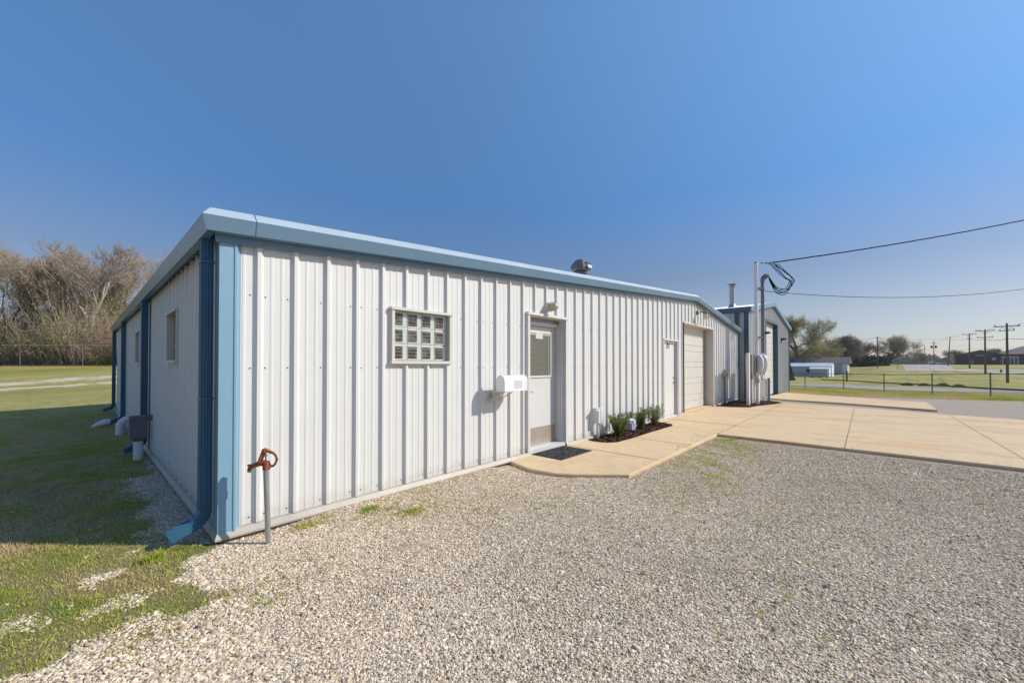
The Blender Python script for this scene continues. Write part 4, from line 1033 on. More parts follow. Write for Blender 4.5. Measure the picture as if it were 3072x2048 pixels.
# ------------------------------------------------------------------ shrubs in the bed
def shrub(x, y, H, W, n, label, seed):
    r = random.Random(seed); t = empty('shrub', (x, y, .03), 0, label, 'shrub', 'young shrubs in the mulch bed')
    st = MB(); L = []; rn = []
    for i in range(n):
        a = 2*PI*i/n+r.uniform(-.3,.3); ln = r.uniform(.65, 1)*H; sp = r.uniform(.2, 1)*W
        pts = [V((0,0,0))]; 
        for k in range(1, 7): q = k/6; pts.append(V((math.cos(a)*sp*q**.8+r.uniform(-.01,.01), math.sin(a)*sp*q**.8*.8+r.uniform(-.01,.01), ln*q)))
        st.tube(pts, [.006-.0008*k for k in range(7)], 4)
        for k in range(2 if i % 3 else 1, 7):
            for j in range(20):
                q = r.random(); p = pts[k-1].lerp(pts[k], q); b = r.uniform(0, 2*PI); d = V((math.cos(b), math.sin(b), r.uniform(-.1, .9))).normalized()
                base = p+d*.01; l = r.uniform(.026, .044); s_ = d.cross(V((r.uniform(-1,1), r.uniform(-1,1), 1))).normalized()*l*.30
                L += [base, base+d*l*.5+s_, base+d*l, base+d*l*.5-s_]; rn += [min(1, max(0, r.gauss(.45+.25*(k/6), .22)))]*4
    st.build('stems', BARKD, t)
    vs = np.array([tuple(v) for v in L]); o = bulk('leaves', vs, np.arange(len(vs)).reshape(-1, 4), LEAFM, t, {'rnd': np.array(rn)})
shrub(6.62, -.27, .48, .30, 30, 'bushiest green shrub at the left end of the mulch bed', 1)
shrub(7.72, -.26, .52, .25, 18, 'middle shrub with thin upright stems right of the gas meter', 2)
shrub(8.55, -.23, .55, .31, 18, 'rightmost open shrub of the mulch bed beside the numbered door', 3)

# ------------------------------------------------------------------ yard hydrant
Rv = V((RT[0], RT[1], 0)); Fv = V((FW[0], FW[1], 0))
t = empty('yard_hydrant', (.282, -.300, 0), 0, 'rusty orange yard hydrant on a grey standpipe near the building corner', 'yard hydrant')
def hp(a, z, d=0): return Rv*a+Fv*d+V((0,0,z))
m = MB(); m.tube([hp(0,-.05), hp(-.012,.3), hp(-.025,.625)], .0205, 16); m.build('standpipe', GALV, t, True)
k_ = .000935; zz = lambda zx, zy, d=0: hp((zx-618)*k_-.022, (625-zy)*k_+.625, d)
m = MB(); m.tube([zz(618,630), zz(618,606)], .028, 12); m.tube([zz(618,612), zz(622,590), zz(620,560)], [.028,.031,.024], 12)
m.tube([zz(640,575), zz(600,572), zz(560,576), zz(520,590), zz(485,603), zz(468,625), zz(466,640)], [.020,.026,.023,.021,.020,.017,.016], 12)
m.tube([zz(462,585), zz(462,600)], .012, 8)
m.build('spout', RUST, t, True)
m = MB(); m.tube([zz(468,632), zz(464,655)], .0145, 12); m.build('nozzle', GALV, t, True)
m = MB()
for dd in (-.014, .014): m.tube([zz(555,572,dd), zz(566,545,dd), zz(582,505,dd), zz(596,470,dd), zz(612,455,dd)], [.010,.011,.011,.013,.010], 8)
m.tube([zz(604,470,-.024), zz(604,470,.024)], .013, 10)
m.tube([zz(585,462), zz(606,452), zz(640,468), zz(680,482), zz(704,506), zz(714,540), zz(702,575), zz(680,598), zz(655,602)], [.014,.016,.014,.011,.010,.010,.010,.010,.012], 8)
m.build('handle', RUST, t, True)
m = MB(); m.tube([zz(612,480), zz(614,520), zz(612,560)], .006, 8); m.tube([zz(613,505,-.01), zz(613,505,.01)], .011, 8); m.tube([zz(655,602,-.014), zz(655,602,.014)], .009, 8); m.build('lift_rod', GALV, t, True)

# ------------------------------------------------------------------ things along the left wall
t = empty('vent_hood', (-.16, 4.55, 0), 0, 'dark grey box fixed to the shaded side wall above a white pipe stub', 'vent box')
m = MB(); m.bbox(-.11, .10, -.11, .08, .34, .70, .01); m.box(.10, .19, -.10, .0, .62, .70); m.box(-.06,.06,-.07,.05,.30,.345); m.build('box', DGREY, t)
m = MB(); m.cyl((0,-.01,-.03), (0,-.01,.345), .060, 18); m.build('pipe', PVC, t, True)
t = empty('drain_pipe', (-.05, 7.9, 0), 0, 'white plastic elbow pipe curving out of the side wall into the grass', 'pipe')
m = MB(); m.tube([(.16,0,.33), (.0,0,.34), (-.07,-.0,.33), (-.13,-.0,.28), (-.155,0,.2), (-.16,0,-.03)], .065, 16); m.build('elbow', PVC, t, True)
m = MB(); m.tube([(-.158,0,.20), (-.158,0,.23)], .072, 16); m.build('coupling', PVC, t, True)
t = empty('drain_outlet', (-.40, 9.76, .0), 0, 'crumpled white drain outlet at the end of the third downspout elbow', 'drain outlet')
m = MB(); m.tube([(.12,0,.12), (.02,0,.11), (-.10,-.02,.06), (-.20,-.03,.01)], [.075,.085,.06,.02], 9); m.build('sleeve', PVC, t)

# ------------------------------------------------------------------ meter rack + mast
t = empty('meter_rack', (15.55, -.88, 0), 0, 'white painted post and board rack holding the electric meters by the driveway', 'utility rack')
m = MB(); m.box(-.09, .09, -.03, .06, -.05, 1.96); m.build('post', WOODW, t)
m = MB(); m.box(.92, 1.06, .05, .14, -.05, 1.6); m.build('post', WOODW, t)
m = MB(); m.box(1.20, 1.31, .02, .09, -.05, .86); m.build('post', WOODW, t)
m = MB(); m.box(1.72, 2.10, .0, .12, -.05, .95); m.build('post', WOODW, t)
m = MB(); m.box(.09, 1.75, .065, .10, 1.55, 1.75); m.box(.09, 1.75, .065, .10, 1.02, 1.2); m.build('board', WOODW, t)
mast = empty('service_mast', (17.15, -.85, 0), 0, 'tall white square timber post rising beside the grey weatherhead conduit', 'service post')
m = MB(); m.rings([[(a*.065, b*.065, -.05) for a, b in ((-1,-1),(1,-1),(1,1),(-1,1))], [(a*.06+.0, b*.06, 5.60) for a, b in ((-1,-1),(1,-1),(1,1),(-1,1))]]); m.build('post', WOODW, mast)
m = MB(); m.cyl((-.10,0,5.56), (.16,0,5.56), .012, 8); m.cyl((-.1,0,5.56), (-.08,0,5.56), .03, 8); m.build('eye_bolt', PIPEM, mast)
t = empty('weatherhead_conduit', (17.55, -1.0, 0), 0, 'dark grey conduit mast with a curved weatherhead at its top', 'conduit')
m = MB(); m.cyl((0,0,2.0), (.0,0,4.86), .062, 14); m.build('conduit', PIPEM, t, True)
m = MB(); m.tube([V((0,0,4.80)), V((0,0,4.92)), V((0,0,5.0))+Rv*.03, V((0,0,5.08))+Rv*.12, V((0,0,5.10))+Rv*.24], [.07,.075,.09,.10,.07], 12); m.build('weatherhead', PIPEM, t, True)
for z in (4.55, 2.62): m = MB(); m.box(-.42, .08, -.02, .10, z-.02, z+.02); m.lathe((0,0,z), [(.075,-.025), (.075,.025)], 14); m.build('clamp', PIPEM, t)
def meterbox(x, y, lb):
    t = empty('electric_meter', (x, y, 1.0), 0, lb, 'electric meter', 'electric meters on the rack')
    m = MB(); m.bbox(-.16, .16, .0, .20, .12, .93, .01); m.build('enclosure', GREYBOX, t)
    m = MB(); m.tube([(0,-.0,.90), (0,-.07,.84), (0,-.11,.74), (0,-.12,.50), (0,-.09,.30), (0,-.0,.18)], [.05,.10,.12,.12,.10,.05], 16); m.build('cover', LGREY, t, True)
    m = MB(); m.box(-.11, .11, -.10, .0, -.02, .14); m.build('lower_box', PVC, t)
    m = MB(); m.box(-.012, .012, -.135, -.12, .60, .68); m.build('red_tag', flat('red_plastic', (.5,.02,.03)), t)
    return t
meterbox(16.42, -.98, 'left of the two rounded grey electric meters on the rack')
meterbox(16.98, -1.02, 'right of the two rounded grey electric meters on the rack')
t = empty('electrical_cabinet', (15.95, -.86, 1.0), 0, 'flat brownish grey cabinet between the white post and the meters', 'cabinet')
m = MB(); m.bbox(-.10, .25, -.07, .15, .20, .92, .008); m.build('box', paint('brown_grey_enamel', (.22,.205,.17), .5, .12), t)
m = MB(); m.bbox(-.10, .26, -.08, .15, .0, .19, .008); m.build('lower_box', DGREY, t)
t = empty('junction_box', (16.35, -1.02, .86), 0, 'pale grey junction box under the left meter', 'junction box')
m = MB(); m.bbox(-.14, .16, -.08, .08, 0, .14, .006); m.build('box', GREYBOX, t)
for dx in (-.05, .09): m = MB(); m.cyl((dx,0,.0), (dx,0,-.86), .035, 10); m.build('conduit', LGREY, t, True)
t = empty('breaker_cabinet', (18.05, -.95, .92), 0, 'large grey breaker cabinet with a light front at the right end of the rack', 'cabinet')
m = MB(); m.bbox(-.28, .28, -.06, .20, .0, 1.02, .012); m.build('box', GREYBOX, t)
m = MB(); m.box(-.25, .25, -.075, -.0605, .03, .99); m.build('door', LGREY, t); m = MB(); m.box(-.05, .05, -.078, -.0755, .42, .52); m.build('label_plate', PVC, t)
t = empty('bollard_post', (19.1, -.95, -.06), 0, 'short slate blue pipe post standing right of the meter rack', 'post')
m = MB(); m.cyl((0,0,-.05), (0,0,1.0), .055, 12); m.build('pipe', RAKE, t, True); m = MB(); m.sphere((0,0,1.0), .06, 0, 8, 1, 1, .6); m.build('cap', PIPEM, t, True)
# small outlet box on the front wall, right of the garage
t = empty('electrical_box', (15.80, 0, 1.05), 0, 'weathered grey socket box on the wall right of the garage door', 'electrical box')
m = MB(); m.bbox(-.09, .09, -.11, .03, .0, .20, .006); m.build('box', paint('mossy_grey', (.30,.32,.26), .7, .2), t); m = MB(); m.cyl((0,-.04,0), (0,-.04,-.98), .022, 8); m.cyl((0,-.04,.2), (0,-.04,.30), .03, 8); m.build('conduit', DGREY, t, True)

# cables
def cat(a, b, sag, n=40):
    a, b = V(a), V(b); return [a.lerp(b, i/n)+V((0,0,-sag*4*(i/n)*(1-i/n))) for i in range(n+1)]
mt = V((17.15, -.85, 5.56))
def p3(px, py, d): c = CAM+FW*d+RT*((px-1536)/FPX*d); return V((c[0], c[1], zat(py, d)))
ca = mt+Rv*.55+V((0,0,.01)); cb = p3(3500, 560, 19.5)
m = MB(); pc = cat(ca, cb, .28, 150)
for k in range(3):
    pts = [p+V((0,0,1))*.013*math.cos(i*.30+k*2.1)+Fv*.016*math.sin(i*.30+k*2.1) for i, p in enumerate(pc)]; m.tube(pts, .014, 5)
o = m.build('service_cable', flat('black_cable', (.008,.008,.011), .9, 0, .1)); tag(o, 'thick twisted black service cable rising right from the white post top', 'cable')
CAB = bpy.data.materials['black_cable']
m = MB(); m.tube([mt+Rv*.12, mt+Rv*.3, ca], .009, 6); m.sphere(mt+Rv*.25, .035, 0, 8); m.sphere(mt+Rv*.42, .045, 0, 8); m.sphere(ca+V((0,0,-.03)), .05, 0, 8); o = m.build('cable_clamp', PIPEM); tag(o, 'metal wedge clamps tying the twisted cable to the post top', 'cable clamp')
wh = V((17.55, -1.0, 5.06))+Rv*.26
m = MB(); r_ = random.Random(8)
for k in range(6):
    s0 = ca+Rv*(.02+.05*k)+V((0,0,-.03)); w1 = r_.uniform(.25,.75); dp = r_.uniform(.0,.28)
    P = [s0, s0+Rv*(.15+w1*.3)+V((0,0,-.28)), s0+Rv*(.35+w1*.5)+V((0,0,-.55)), wh+Rv*(.75+w1*.35)+V((0,0,-.15-dp*.3)), wh+Rv*(.55+w1*.3)+V((0,0,-.42-dp)), wh+Rv*(.25+w1*.1)+V((0,0,-.38-dp)), wh+Rv*.0+V((0,0,-.02))]
    # Catmull-Rom
    Q = [P[0]]+P+[P[-1]]; pts = []
    for i in range(1, len(Q)-2):
        for j in range(6):
            u = j/6; a, b, c, d = Q[i-1], Q[i], Q[i+1], Q[i+2]; pts.append(.5*((2*b)+(c-a)*u+(2*a-5*b+4*c-d)*u*u+(3*b-a-3*c+d)*u**3)+Fv*(.04*math.sin(k*2+i)))
    pts.append(P[-1]); m.tube(pts, .013, 5)
o = m.build('drip_loop', CAB); tag(o, 'black drip loop of cables hanging by the weatherhead', 'cable')
m = MB(); m.tube(cat(V((17.6,-1.0,4.50)), p3(3600, 740, 20.5), 1.15, 60), .011, 5); o = m.build('overhead_wire', CAB); tag(o, 'thin sagging wire running right from below the weatherhead', 'wire')

# ------------------------------------------------------------------ right hand fence
fpts = [(51.5, 7.2), (47.2,4.5), (43.4,1.9), (39.74,-.32), (39.65,-2.84), (37.23,-5.05), (34.46,-7.1), (31.57,-8.96), (28.6,-10.9), (25.6,-12.8)]
fpts = [(41.2,4.6), (40.4,2.2), (39.74,-.32), (38.9,-2.80), (37.0,-5.02), (34.46,-7.1), (31.57,-8.96), (28.6,-10.9), (25.6,-12.8)]
fx, fy = fpts[0]; fence = empty('chain_link_fence', (fx, fy, gz(fx,fy)), 0, 'low chain link fence with pipe rail along the far side of the gravel lot', 'fence')
def local(o): o.location = (-fx, -fy, -gz(fx,fy)); return o
for (x, y) in fpts:
    m = MB(); m.cyl((x,y,gz(x,y)-.05), (x,y,gz(x,y)+1.28), .032, 8); m.sphere((x,y,gz(x,y)+1.29), .05, 0, 6, 1, 1, .6); local(m.build('post', FENCEM, fence))
m = MB(); m.tube([(x, y, gz(x,y)+1.24) for x, y in fpts], .021, 6); local(m.build('rail', FENCED, fence))
m = MB(); P = [V((x, y, gz(x,y))) for x, y in fpts]
for a, b in zip(P, P[1:]):
    L = (b-a).length; n = int(L/.14); d = (b-a)/n
    for i in range(n):
        s_ = a+d*i
        m.tube([s_+V((0,0,.05)), s_+d*.5+V((0,0,.6)), s_+V((0,0,1.2))], .0016, 3, 0, False); m.tube([s_+d+V((0,0,.05)), s_+d*.5+V((0,0,.6)), s_+d+V((0,0,1.2))], .0016, 3, 0, False)
local(m.build('mesh', FENCEM, fence))
bp = [(77.3,1.1), (73.2,-2.1), (64.2,-5.8), (56.9,-9.0), (46.3,-11.6), (38,-13.4), (30,-16)]
fr2 = empty('pipe_barrier', (bp[1][0], bp[1][1], gz(*bp[1])), 0, 'long low dark pipe rail lying beyond the road across the grass', 'barrier')
def loc2(o): o.location = tuple(-c for c in fr2.location); return o
m = MB(); m.tube([(x, y, gz(x,y)+.16) for x, y in [lerp(bp[i], bp[i+1], q/6) for i in range(len(bp)-1) for q in range(6)]], .075, 6); loc2(m.build('rail', FENCED, fr2))
m = MB(); x, y = bp[1]; m.cyl((x,y,gz(x,y)-.1), (x,y,gz(x,y)+1.5), .10, 8); loc2(m.build('post', FENCED, fr2))
# left rear fence in front of the trees
LB = lambda px, d: bear(px, d)
lp = [LB(px, 36.0) for px in (-420, -160, 60, 248, 420, 620)]
lfence = empty('chain_link_fence', lp[3], 0, 'wire fence with thin posts in front of the bare trees behind the building', 'fence')
def loc3(o): o.location = tuple(-c for c in lfence.location); return o
for p in lp: m = MB(); m.cyl(p+V((0,0,-.1)), p+V((0,0,1.95)), .035, 7); loc3(m.build('post', GALV, lfence))
m = MB(); m.tube([p+V((0,0,1.93)) for p in lp], .016, 5); loc3(m.build('rail', LGREY, lfence))
m = MB()
for a, b in zip(lp, lp[1:]):
    L = (b-a).length; n = int(L/.3); d = (b-a)/n
    for i in range(n): s_ = a+d*i; m.tube([s_+V((0,0,.1)), s_+d*.5+V((0,0,1.0)), s_+V((0,0,1.9))], .003, 3, 0, False); m.tube([s_+d+V((0,0,.1)), s_+d*.5+V((0,0,1.0)), s_+d+V((0,0,1.9))], .003, 3, 0, False)
loc3(m.build('mesh', FENCEM, lfence))

# ------------------------------------------------------------------ trees
def tree_mesh(seed, H, spread, levels=5, trunk=.16, first=.22, tw=.012, kids=(3,4), up=.35, droop=0, crook=.22, leafn=0, leafs=.08, crown_only=False, decay=.66, l0=.42):
    r = random.Random(seed); TV, TF = [], []; WV, WF = [], []; tips = []
    def seg(a, b, ra, rb, n, thin):
        Vv, Ff = (WV, WF) if thin else (TV, TF)
        t = (b-a)
        if t.length < 1e-6: return
        t.normalize(); u = t.orthogonal().normalized(); w_ = t.cross(u); k = len(Vv)
        for p, rr in ((a, ra), (b, rb)):
            for i in range(n): an = 2*PI*i/n; Vv.append(p+(u*math.cos(an)+w_*math.sin(an))*rr)
        for i in range(n): Ff.append((k+i, k+(i+1) % n, k+n+(i+1) % n, k+n+i))
    def grow(p, d, L, rad, lv):
        nseg = 4 if lv < 2 else 3; pts = [p]; dd = d.copy(); q = p.copy()
        for i in range(nseg):
            dd = (dd+V((r.gauss(0,crook), r.gauss(0,crook), r.gauss(0,crook*.6)+up*.25-droop*.2*lv))).normalized(); q2 = q+dd*L/nseg
            r0 = rad*(1-.42*i/nseg); r1 = rad*(1-.42*(i+1)/nseg); seg(q, q2, max(r0, tw*.5), max(r1, tw*.45), 8 if lv == 0 else (5 if lv < 3 else 3), lv >= 3); q = q2; pts.append((q2.copy(), dd.copy()))
        if lv >= levels: tips.append(q); return
        nk = r.randint(*kids)+(1 if lv >= 2 else 0)
        for k in range(nk):
            i = r.randint(1 if lv else 2, nseg); P_, D_ = pts[i] if i else (p, d)
            ax = V((r.gauss(0,1), r.gauss(0,1), r.gauss(0,1))).cross(D_).normalized(); an = r.uniform(.35, .95)*(spread if lv < 2 else 1)
            nd = (Matrix.Rotation(an, 3, ax) @ D_).normalized(); nd = (nd+V((0,0,up*(.5 if lv < 3 else .15)))).normalized()
            grow(P_, nd, L*r.uniform(decay-.12, decay+.12), rad*.55*r.uniform(.75, 1.1), lv+1)
        if lv: grow(q, dd, L*.6, rad*.55, lv+1)
    grow(V((0,0,-.15)), V((r.gauss(0,.05), r.gauss(0,.05), 1)).normalized(), H*l0, trunk, 0)
    zmax = max([v.z for v in WV]+[v.z for v in TV]); k = H/zmax
    TV = [v*k for v in TV]; WV = [v*k for v in WV]; LVs = []; rr = []
    if leafn:
        for tp in tips:
            tp = tp*k
            for j in range(leafn):
                c = tp+V((r.gauss(0,.18), r.gauss(0,.18), r.gauss(0,.14)))*H/9; a = V((r.gauss(0,1), r.gauss(0,1), r.gauss(0,1))).normalized(); b = a.orthogonal().normalized(); s_ = leafs*r.uniform(.5, 1.3)
                LVs += [c+a*s_, c+b*s_*.6, c-a*s_, c-b*s_*.6]; rr += [r.random()]*4
    return TV, TF, WV, WF, LVs, rr
def mk(name, vs, fs, mat):
    me = bpy.data.meshes.new(name); me.from_pydata([tuple(v) for v in vs], [], fs); me.materials.append(mat); me.update(); return me
def make_tree(params, bark, twig, leaf=None):
    TV, TF, WV, WF, LV, rr = tree_mesh(**params)
    tm = mk('trunk', TV, TF, bark); me2 = mk('crown', WV+LV, WF+[(len(WV)+4*i, len(WV)+4*i+1, len(WV)+4*i+2, len(WV)+4*i+3) for i in range(len(LV)//4)], twig)
    if leaf:
        me2.materials.append(leaf); me2.polygons.foreach_set('material_index', [0]*len(WF)+[1]*(len(LV)//4))
        a = me2.attributes.new('rnd', 'FLOAT', 'POINT'); a.data.foreach_set('value', [0.0]*len(WV)+rr)
    return tm, me2
def put_tree(meshes, loc, rz, sc, name, label, group):
    t = empty(name, loc, rz, label, 'tree', group); t.scale = (sc[0], sc[0], sc[1])
    for nm, me in zip(('trunk', 'crown'), meshes): o = bpy.data.objects.new(nm, me); COL.objects.link(o); o.parent = t
    return t
bare = [make_tree(dict(seed=s, H=9, spread=.8, levels=6, trunk=.17, kids=(2,3), up=.62, tw=.015, crook=.22, leafn=1, leafs=.022), b_, tw_, BUDR) for s, b_, tw_ in ((3, BARK, TWIG), (8, BARKP, TWIG2), (15, BARKD, TWIG), (21, BARK, TWIG2))]
for m_ in bare: print('tree polys', len(m_[0].polygons), len(m_[1].polygons))
TL = [ # px, dist, height scale, variant, label
 (-330, 40, 1.4, 0, 'bare tree farthest from the building in the wood behind the clearing'),
 (-170, 41, 1.45, 1, 'pale barked bare tree standing well left of the dark forked one'),
 (-60, 43, 1.4, 3, 'bare tree standing one before the dark forked tree, away from the building'),
 (18, 41, 1.42, 2, 'dark trunked bare tree forking low, away from the building end'),
 (62, 44.5, 1.36, 1, 'pale bare tree close behind the dark forked tree'),
 (95, 43.5, 1.30, 0, 'bare tree just right of the dark forked tree'),
 (135, 40.5, 1.32, 1, 'pale barked bare tree with low forks left of the tallest'),
 (178, 46, 1.42, 0, 'bare tree standing back between two paler ones'),
 (205, 43, 1.52, 3, 'tallest bare tree near the middle of the left wood'),
 (250, 40, 1.38, 1, 'pale slim bare tree beside the tallest one'),
 (285, 44, 1.34, 2, 'dark bare tree right of the pale slim one'),
 (322, 42, 1.32, 0, 'bare tree with reddish twigs nearest the building end'),
 (375, 45, 1.50, 3, 'bare tree whose crown rises just left of the sloping gutter'),
 (455, 45, 1.66, 2, 'high fanned bare crown showing above the gutter line'),
 (560, 48, 1.3, 0, 'bare tree hidden behind the building roof at the far end of the wood')]
rt = random.Random(5)
for px, d, k, vr, lb in TL:
    p = bear(px, d); put_tree(bare[vr], p, rt.uniform(0, 6.28), (k*1.02, k*1.02), 'bare_tree', lb, 'bare trees behind the clearing')
# undergrowth and backing wood
def thicket(name, pxa, pxb, da, db, n, hmax, label, seed, mats=(TWIG, BRUSHM), leafn=26, leafs=.06, twr=.008):
    r = np.random.default_rng(seed); rr_ = random.Random(seed)
    px = r.uniform(pxa, pxb, n); d = r.uniform(da, db, n); u = (px-1536)/FPX
    X = CAM[0]+FW[0]*d+RT[0]*u*d; Y = CAM[1]+FW[1]*d+RT[1]*u*d; Zg = G(X, Y)
    H = hmax*(.10+.90*ss(.25, .75, fbm(X*.45, Y*.30, seed)))*r.uniform(.4, 1.15, n)
    # twigs: bent three-sided wands
    k = 5; t = np.linspace(0, 1, k)[None,:]; lx = r.normal(0, .55, n)[:,None]; ly = r.normal(0, .55, n)[:,None]; cx = r.normal(0,.3,(n,k)).cumsum(1)*.18; cy = r.normal(0,.3,(n,k)).cumsum(1)*.18
    arc = np.where(r.random(n) < .3, .5, 0)[:,None]
    px_ = X[:,None]+lx*t*H[:,None]*.5+cx*H[:,None]*.4; py_ = Y[:,None]+ly*t*H[:,None]*.5+cy*H[:,None]*.4; pz_ = Zg[:,None]+H[:,None]*(t-arc*t*t)
    P = np.stack([px_, py_, pz_], -1); rad = (twr*r.uniform(.6, 2.2, n))[:,None]*(1-.6*t)
    an = np.array([0, 2.09, 4.19]); off = np.stack([np.cos(an), np.sin(an), np.zeros(3)], -1)
    Vv = (P[:,:,None,:]+off[None,None]*rad[:,:,None,None]).reshape(-1, 3)
    base = (np.arange(n)*k*3)[:,None,None]; i = (np.arange(k-1)*3)[None,:,None]; j = np.arange(3)[None,None,:]; jn = (j+1) % 3
    F = np.stack([base+i+j, base+i+jn, base+i+3+jn, base+i+3+j], -1).reshape(-1, 4)
    # leaves
    m = n*leafn; idx = r.integers(0, n, m); q = r.uniform(.1, 1, m)**.8; ki = np.minimum((q*(k-1)).astype(int), k-2); fr_ = q*(k-1)-ki
    C = P[idx, ki]*(1-fr_)[:,None]+P[idx, ki+1]*fr_[:,None]+r.normal(0, .13, (m,3)); A = r.normal(0,1,(m,3)); A /= np.linalg.norm(A,axis=1)[:,None]; B = r.normal(0,1,(m,3)); B = np.cross(A,B); B /= np.linalg.norm(B,axis=1)[:,None]; s_ = (leafs*r.uniform(.4,1.3,m))[:,None]
    LVv = np.stack([C+A*s_, C+B*s_*.6, C-A*s_, C-B*s_*.6], 1).reshape(-1, 3); nv = len(Vv); LF = nv+np.arange(m*4).reshape(-1, 4)
    tone = np.clip(fbm(C[:,0]*.35, C[:,1]*.35+C[:,2]*.5, seed+3)*1.6-.3 + r.normal(0,.18,m) + (C[:,2]-G(C[:,0],C[:,1]))/hmax*.35, 0, 1)
    o = bulk(name, np.concatenate([Vv, LVv]), np.concatenate([F, LF]), list(mats), None, {'rnd': np.concatenate([np.zeros(nv), np.repeat(tone, 4)])})
    o.data.polygons.foreach_set('material_index', np.concatenate([np.zeros(len(F)), np.ones(len(LF))]).astype(np.int32))
    tag(o, label, 'undergrowth', None, 'stuff'); return o
thicket('undergrowth', -520, 700, 37.2, 44, 15000, 6.8, 'tangled brown and green undergrowth at the foot of the bare trees', 31, (TWIG2, BRUSHM), 26, .062, .011)
thicket('undergrowth', -560, 760, 41, 47, 13000, 9.6, 'dense twiggy thicket filling the wood behind the bare trees', 32, (TWIG, BRUSHM), 8, .05, .010)
def litter():
    r = RNG; n = 4200; px = r.uniform(-500, 650, n); d = 35.6+np.abs(r.normal(0, .9, n)); u = (px-1536)/FPX
    X = CAM[0]+FW[0]*d+RT[0]*u*d; Y = CAM[1]+FW[1]*d+RT[1]*u*d; C = np.stack([X, Y, G(X,Y)+.03+r.uniform(0,.05,n)], -1); A = r.normal(0,1,(n,3))*[1,1,.3]; A /= np.linalg.norm(A,axis=1)[:,None]; B = np.cross(A,[0,0.2,1]); s_ = r.uniform(.04,.11,n)[:,None]
    vs = np.stack([C+A*s_, C+B*s_*.6, C-A*s_, C-B*s_*.6], 1).reshape(-1, 3); o = bulk('leaf_litter', vs, np.arange(n*4).reshape(-1,4), LITTER, None, {'rnd': np.repeat(r.random(n), 4)}); tag(o, 'dry brown fallen leaves along the foot of the undergrowth', 'leaves', None, 'stuff')
litter()
# dark cabin wall glimpsed in the wood: pale beam on posts
c0 = bear(182, 43); t = empty('carport', c0, 0, 'pale metal carport beam glimpsed among the bare trees at left', 'carport')
m = MB(); a = bear(182, 43)-c0; b = bear(330, 43)-c0; zb = zat(952, 43)-c0.z
m.tube([a+V((0,0,zb)), b+V((0,0,zb))], .09, 4); m.build('beam', LGREY, t)
for q in (0, .5, 1): m = MB(); p = a.lerp(b, q); m.cyl(p, p+V((0,0,zb-.06)), .05, 6); m.build('post', WOODW, t)

# right side trees
big = make_tree(dict(seed=44, H=11, spread=1.15, levels=6, trunk=.36, kids=(3,3), up=.25, tw=.022, crook=.24, leafn=3, leafs=.065, l0=.34), BARK, TWIG2, BUDM)
young = make_tree(dict(seed=47, H=8, spread=1.1, levels=5, trunk=.10, kids=(3,3), up=.3, tw=.014, crook=.24, leafn=5, leafs=.06, l0=.34), BARKP, TWIG2, YGREEN)
for px, d, k, lb in ((150, 41.2, .78, 'low yellow green leafing tree among the bare trunks, away from the building'), (215, 42, .92, 'leafing green tree under the tallest bare tree'), (285, 41.5, .98, 'bright olive leafing tree close to the building end'), (330, 43, .9, 'olive leafing tree showing against the far building corner'), (40, 42.5, .6, 'small green leafing tree below the dark forked trunk')):
    p = bear(px, d); put_tree(young, p, px*.7, (k, k), 'leafing_tree', lb, 'green leafing trees in the wood')
rnd_ = make_tree(dict(seed=52, H=9.5, spread=1.3, levels=6, trunk=.34, kids=(3,4), up=.18, tw=.026, crook=.25, leafn=1, leafs=.08, l0=.26, decay=.72), BARK, TWIG2, BUDR)
fan = make_tree(dict(seed=61, H=9.5, spread=1.15, levels=6, trunk=.40, kids=(3,3), up=.22, tw=.022, crook=.22, leafn=1, leafs=.06, l0=.28, decay=.72), BARK, TWIG2, BUDM)
def rt_tree(meshes, px, d, top, H0, w_, name, label, rz):
    p = bear(px, d); H = zat(top, d)-p.z; s_ = H/H0; put_tree(meshes, p, rz, (s_*w_, s_), name, label, 'trees across the far field')
rt_tree(big, 2392, 104, 935, 11, .95, 'budding_tree', 'large tree with fresh olive buds rising behind the workshop', 0.5)
rt_tree(big, 2345, 108, 960, 11, 1.0, 'budding_tree', 'olive budding tree half hidden behind the workshop gable', 2.4)
rt_tree(big, 2452, 110, 1030, 11, 1.5, 'budding_tree', 'low yellowish tree behind the house with the long roof', 3.5)
rt_tree(rnd_, 2538, 116, 1000, 9.5, 1.10, 'bare_tree', 'broad round reddish-brown bare tree behind the house roof', 1.0)
rt_tree(fan, 2600, 122, 1022, 9.5, .8, 'bare_tree', 'small bare tree between the round tree and the utility pole', 2.0)
rt_tree(fan, 2662, 116, 1003, 9.5, 1.05, 'bare_tree', 'fan shaped bare tree right of the lone utility pole', 0.2)
rt_tree(fan, 2772, 170, 1054, 9.5, 1.1, 'bare_tree', 'small hazy bare tree beyond the parking lot', 4.0)
rt_tree(fan, 2752, 210, 1066, 9.5, 1.1, 'bare_tree', 'smallest hazy bare tree left of the one beyond the parking lot', 1.3)
rt_tree(fan, 2872, 175, 1046, 9.5, 1.2, 'bare_tree', 'pale bare tree left of the brick building gable', 5.1)
rt_tree(rnd_, 2990, 190, 1042, 9.5, 1.2, 'bare_tree', 'hazy bare tree between the two brick buildings', 2.2)
rt_tree(fan, 2845, 180, 1070, 9.5, 1.3, 'bare_tree', 'low hazy bare tree just behind the crossbar-less utility pole', 3.3)
thicket('undergrowth', 2540, 2665, 112, 118, 900, 3.2, 'dark evergreen hedge line below the bare trees at the far field edge', 41, (BARKD, EVERG), 30, .28, .03)
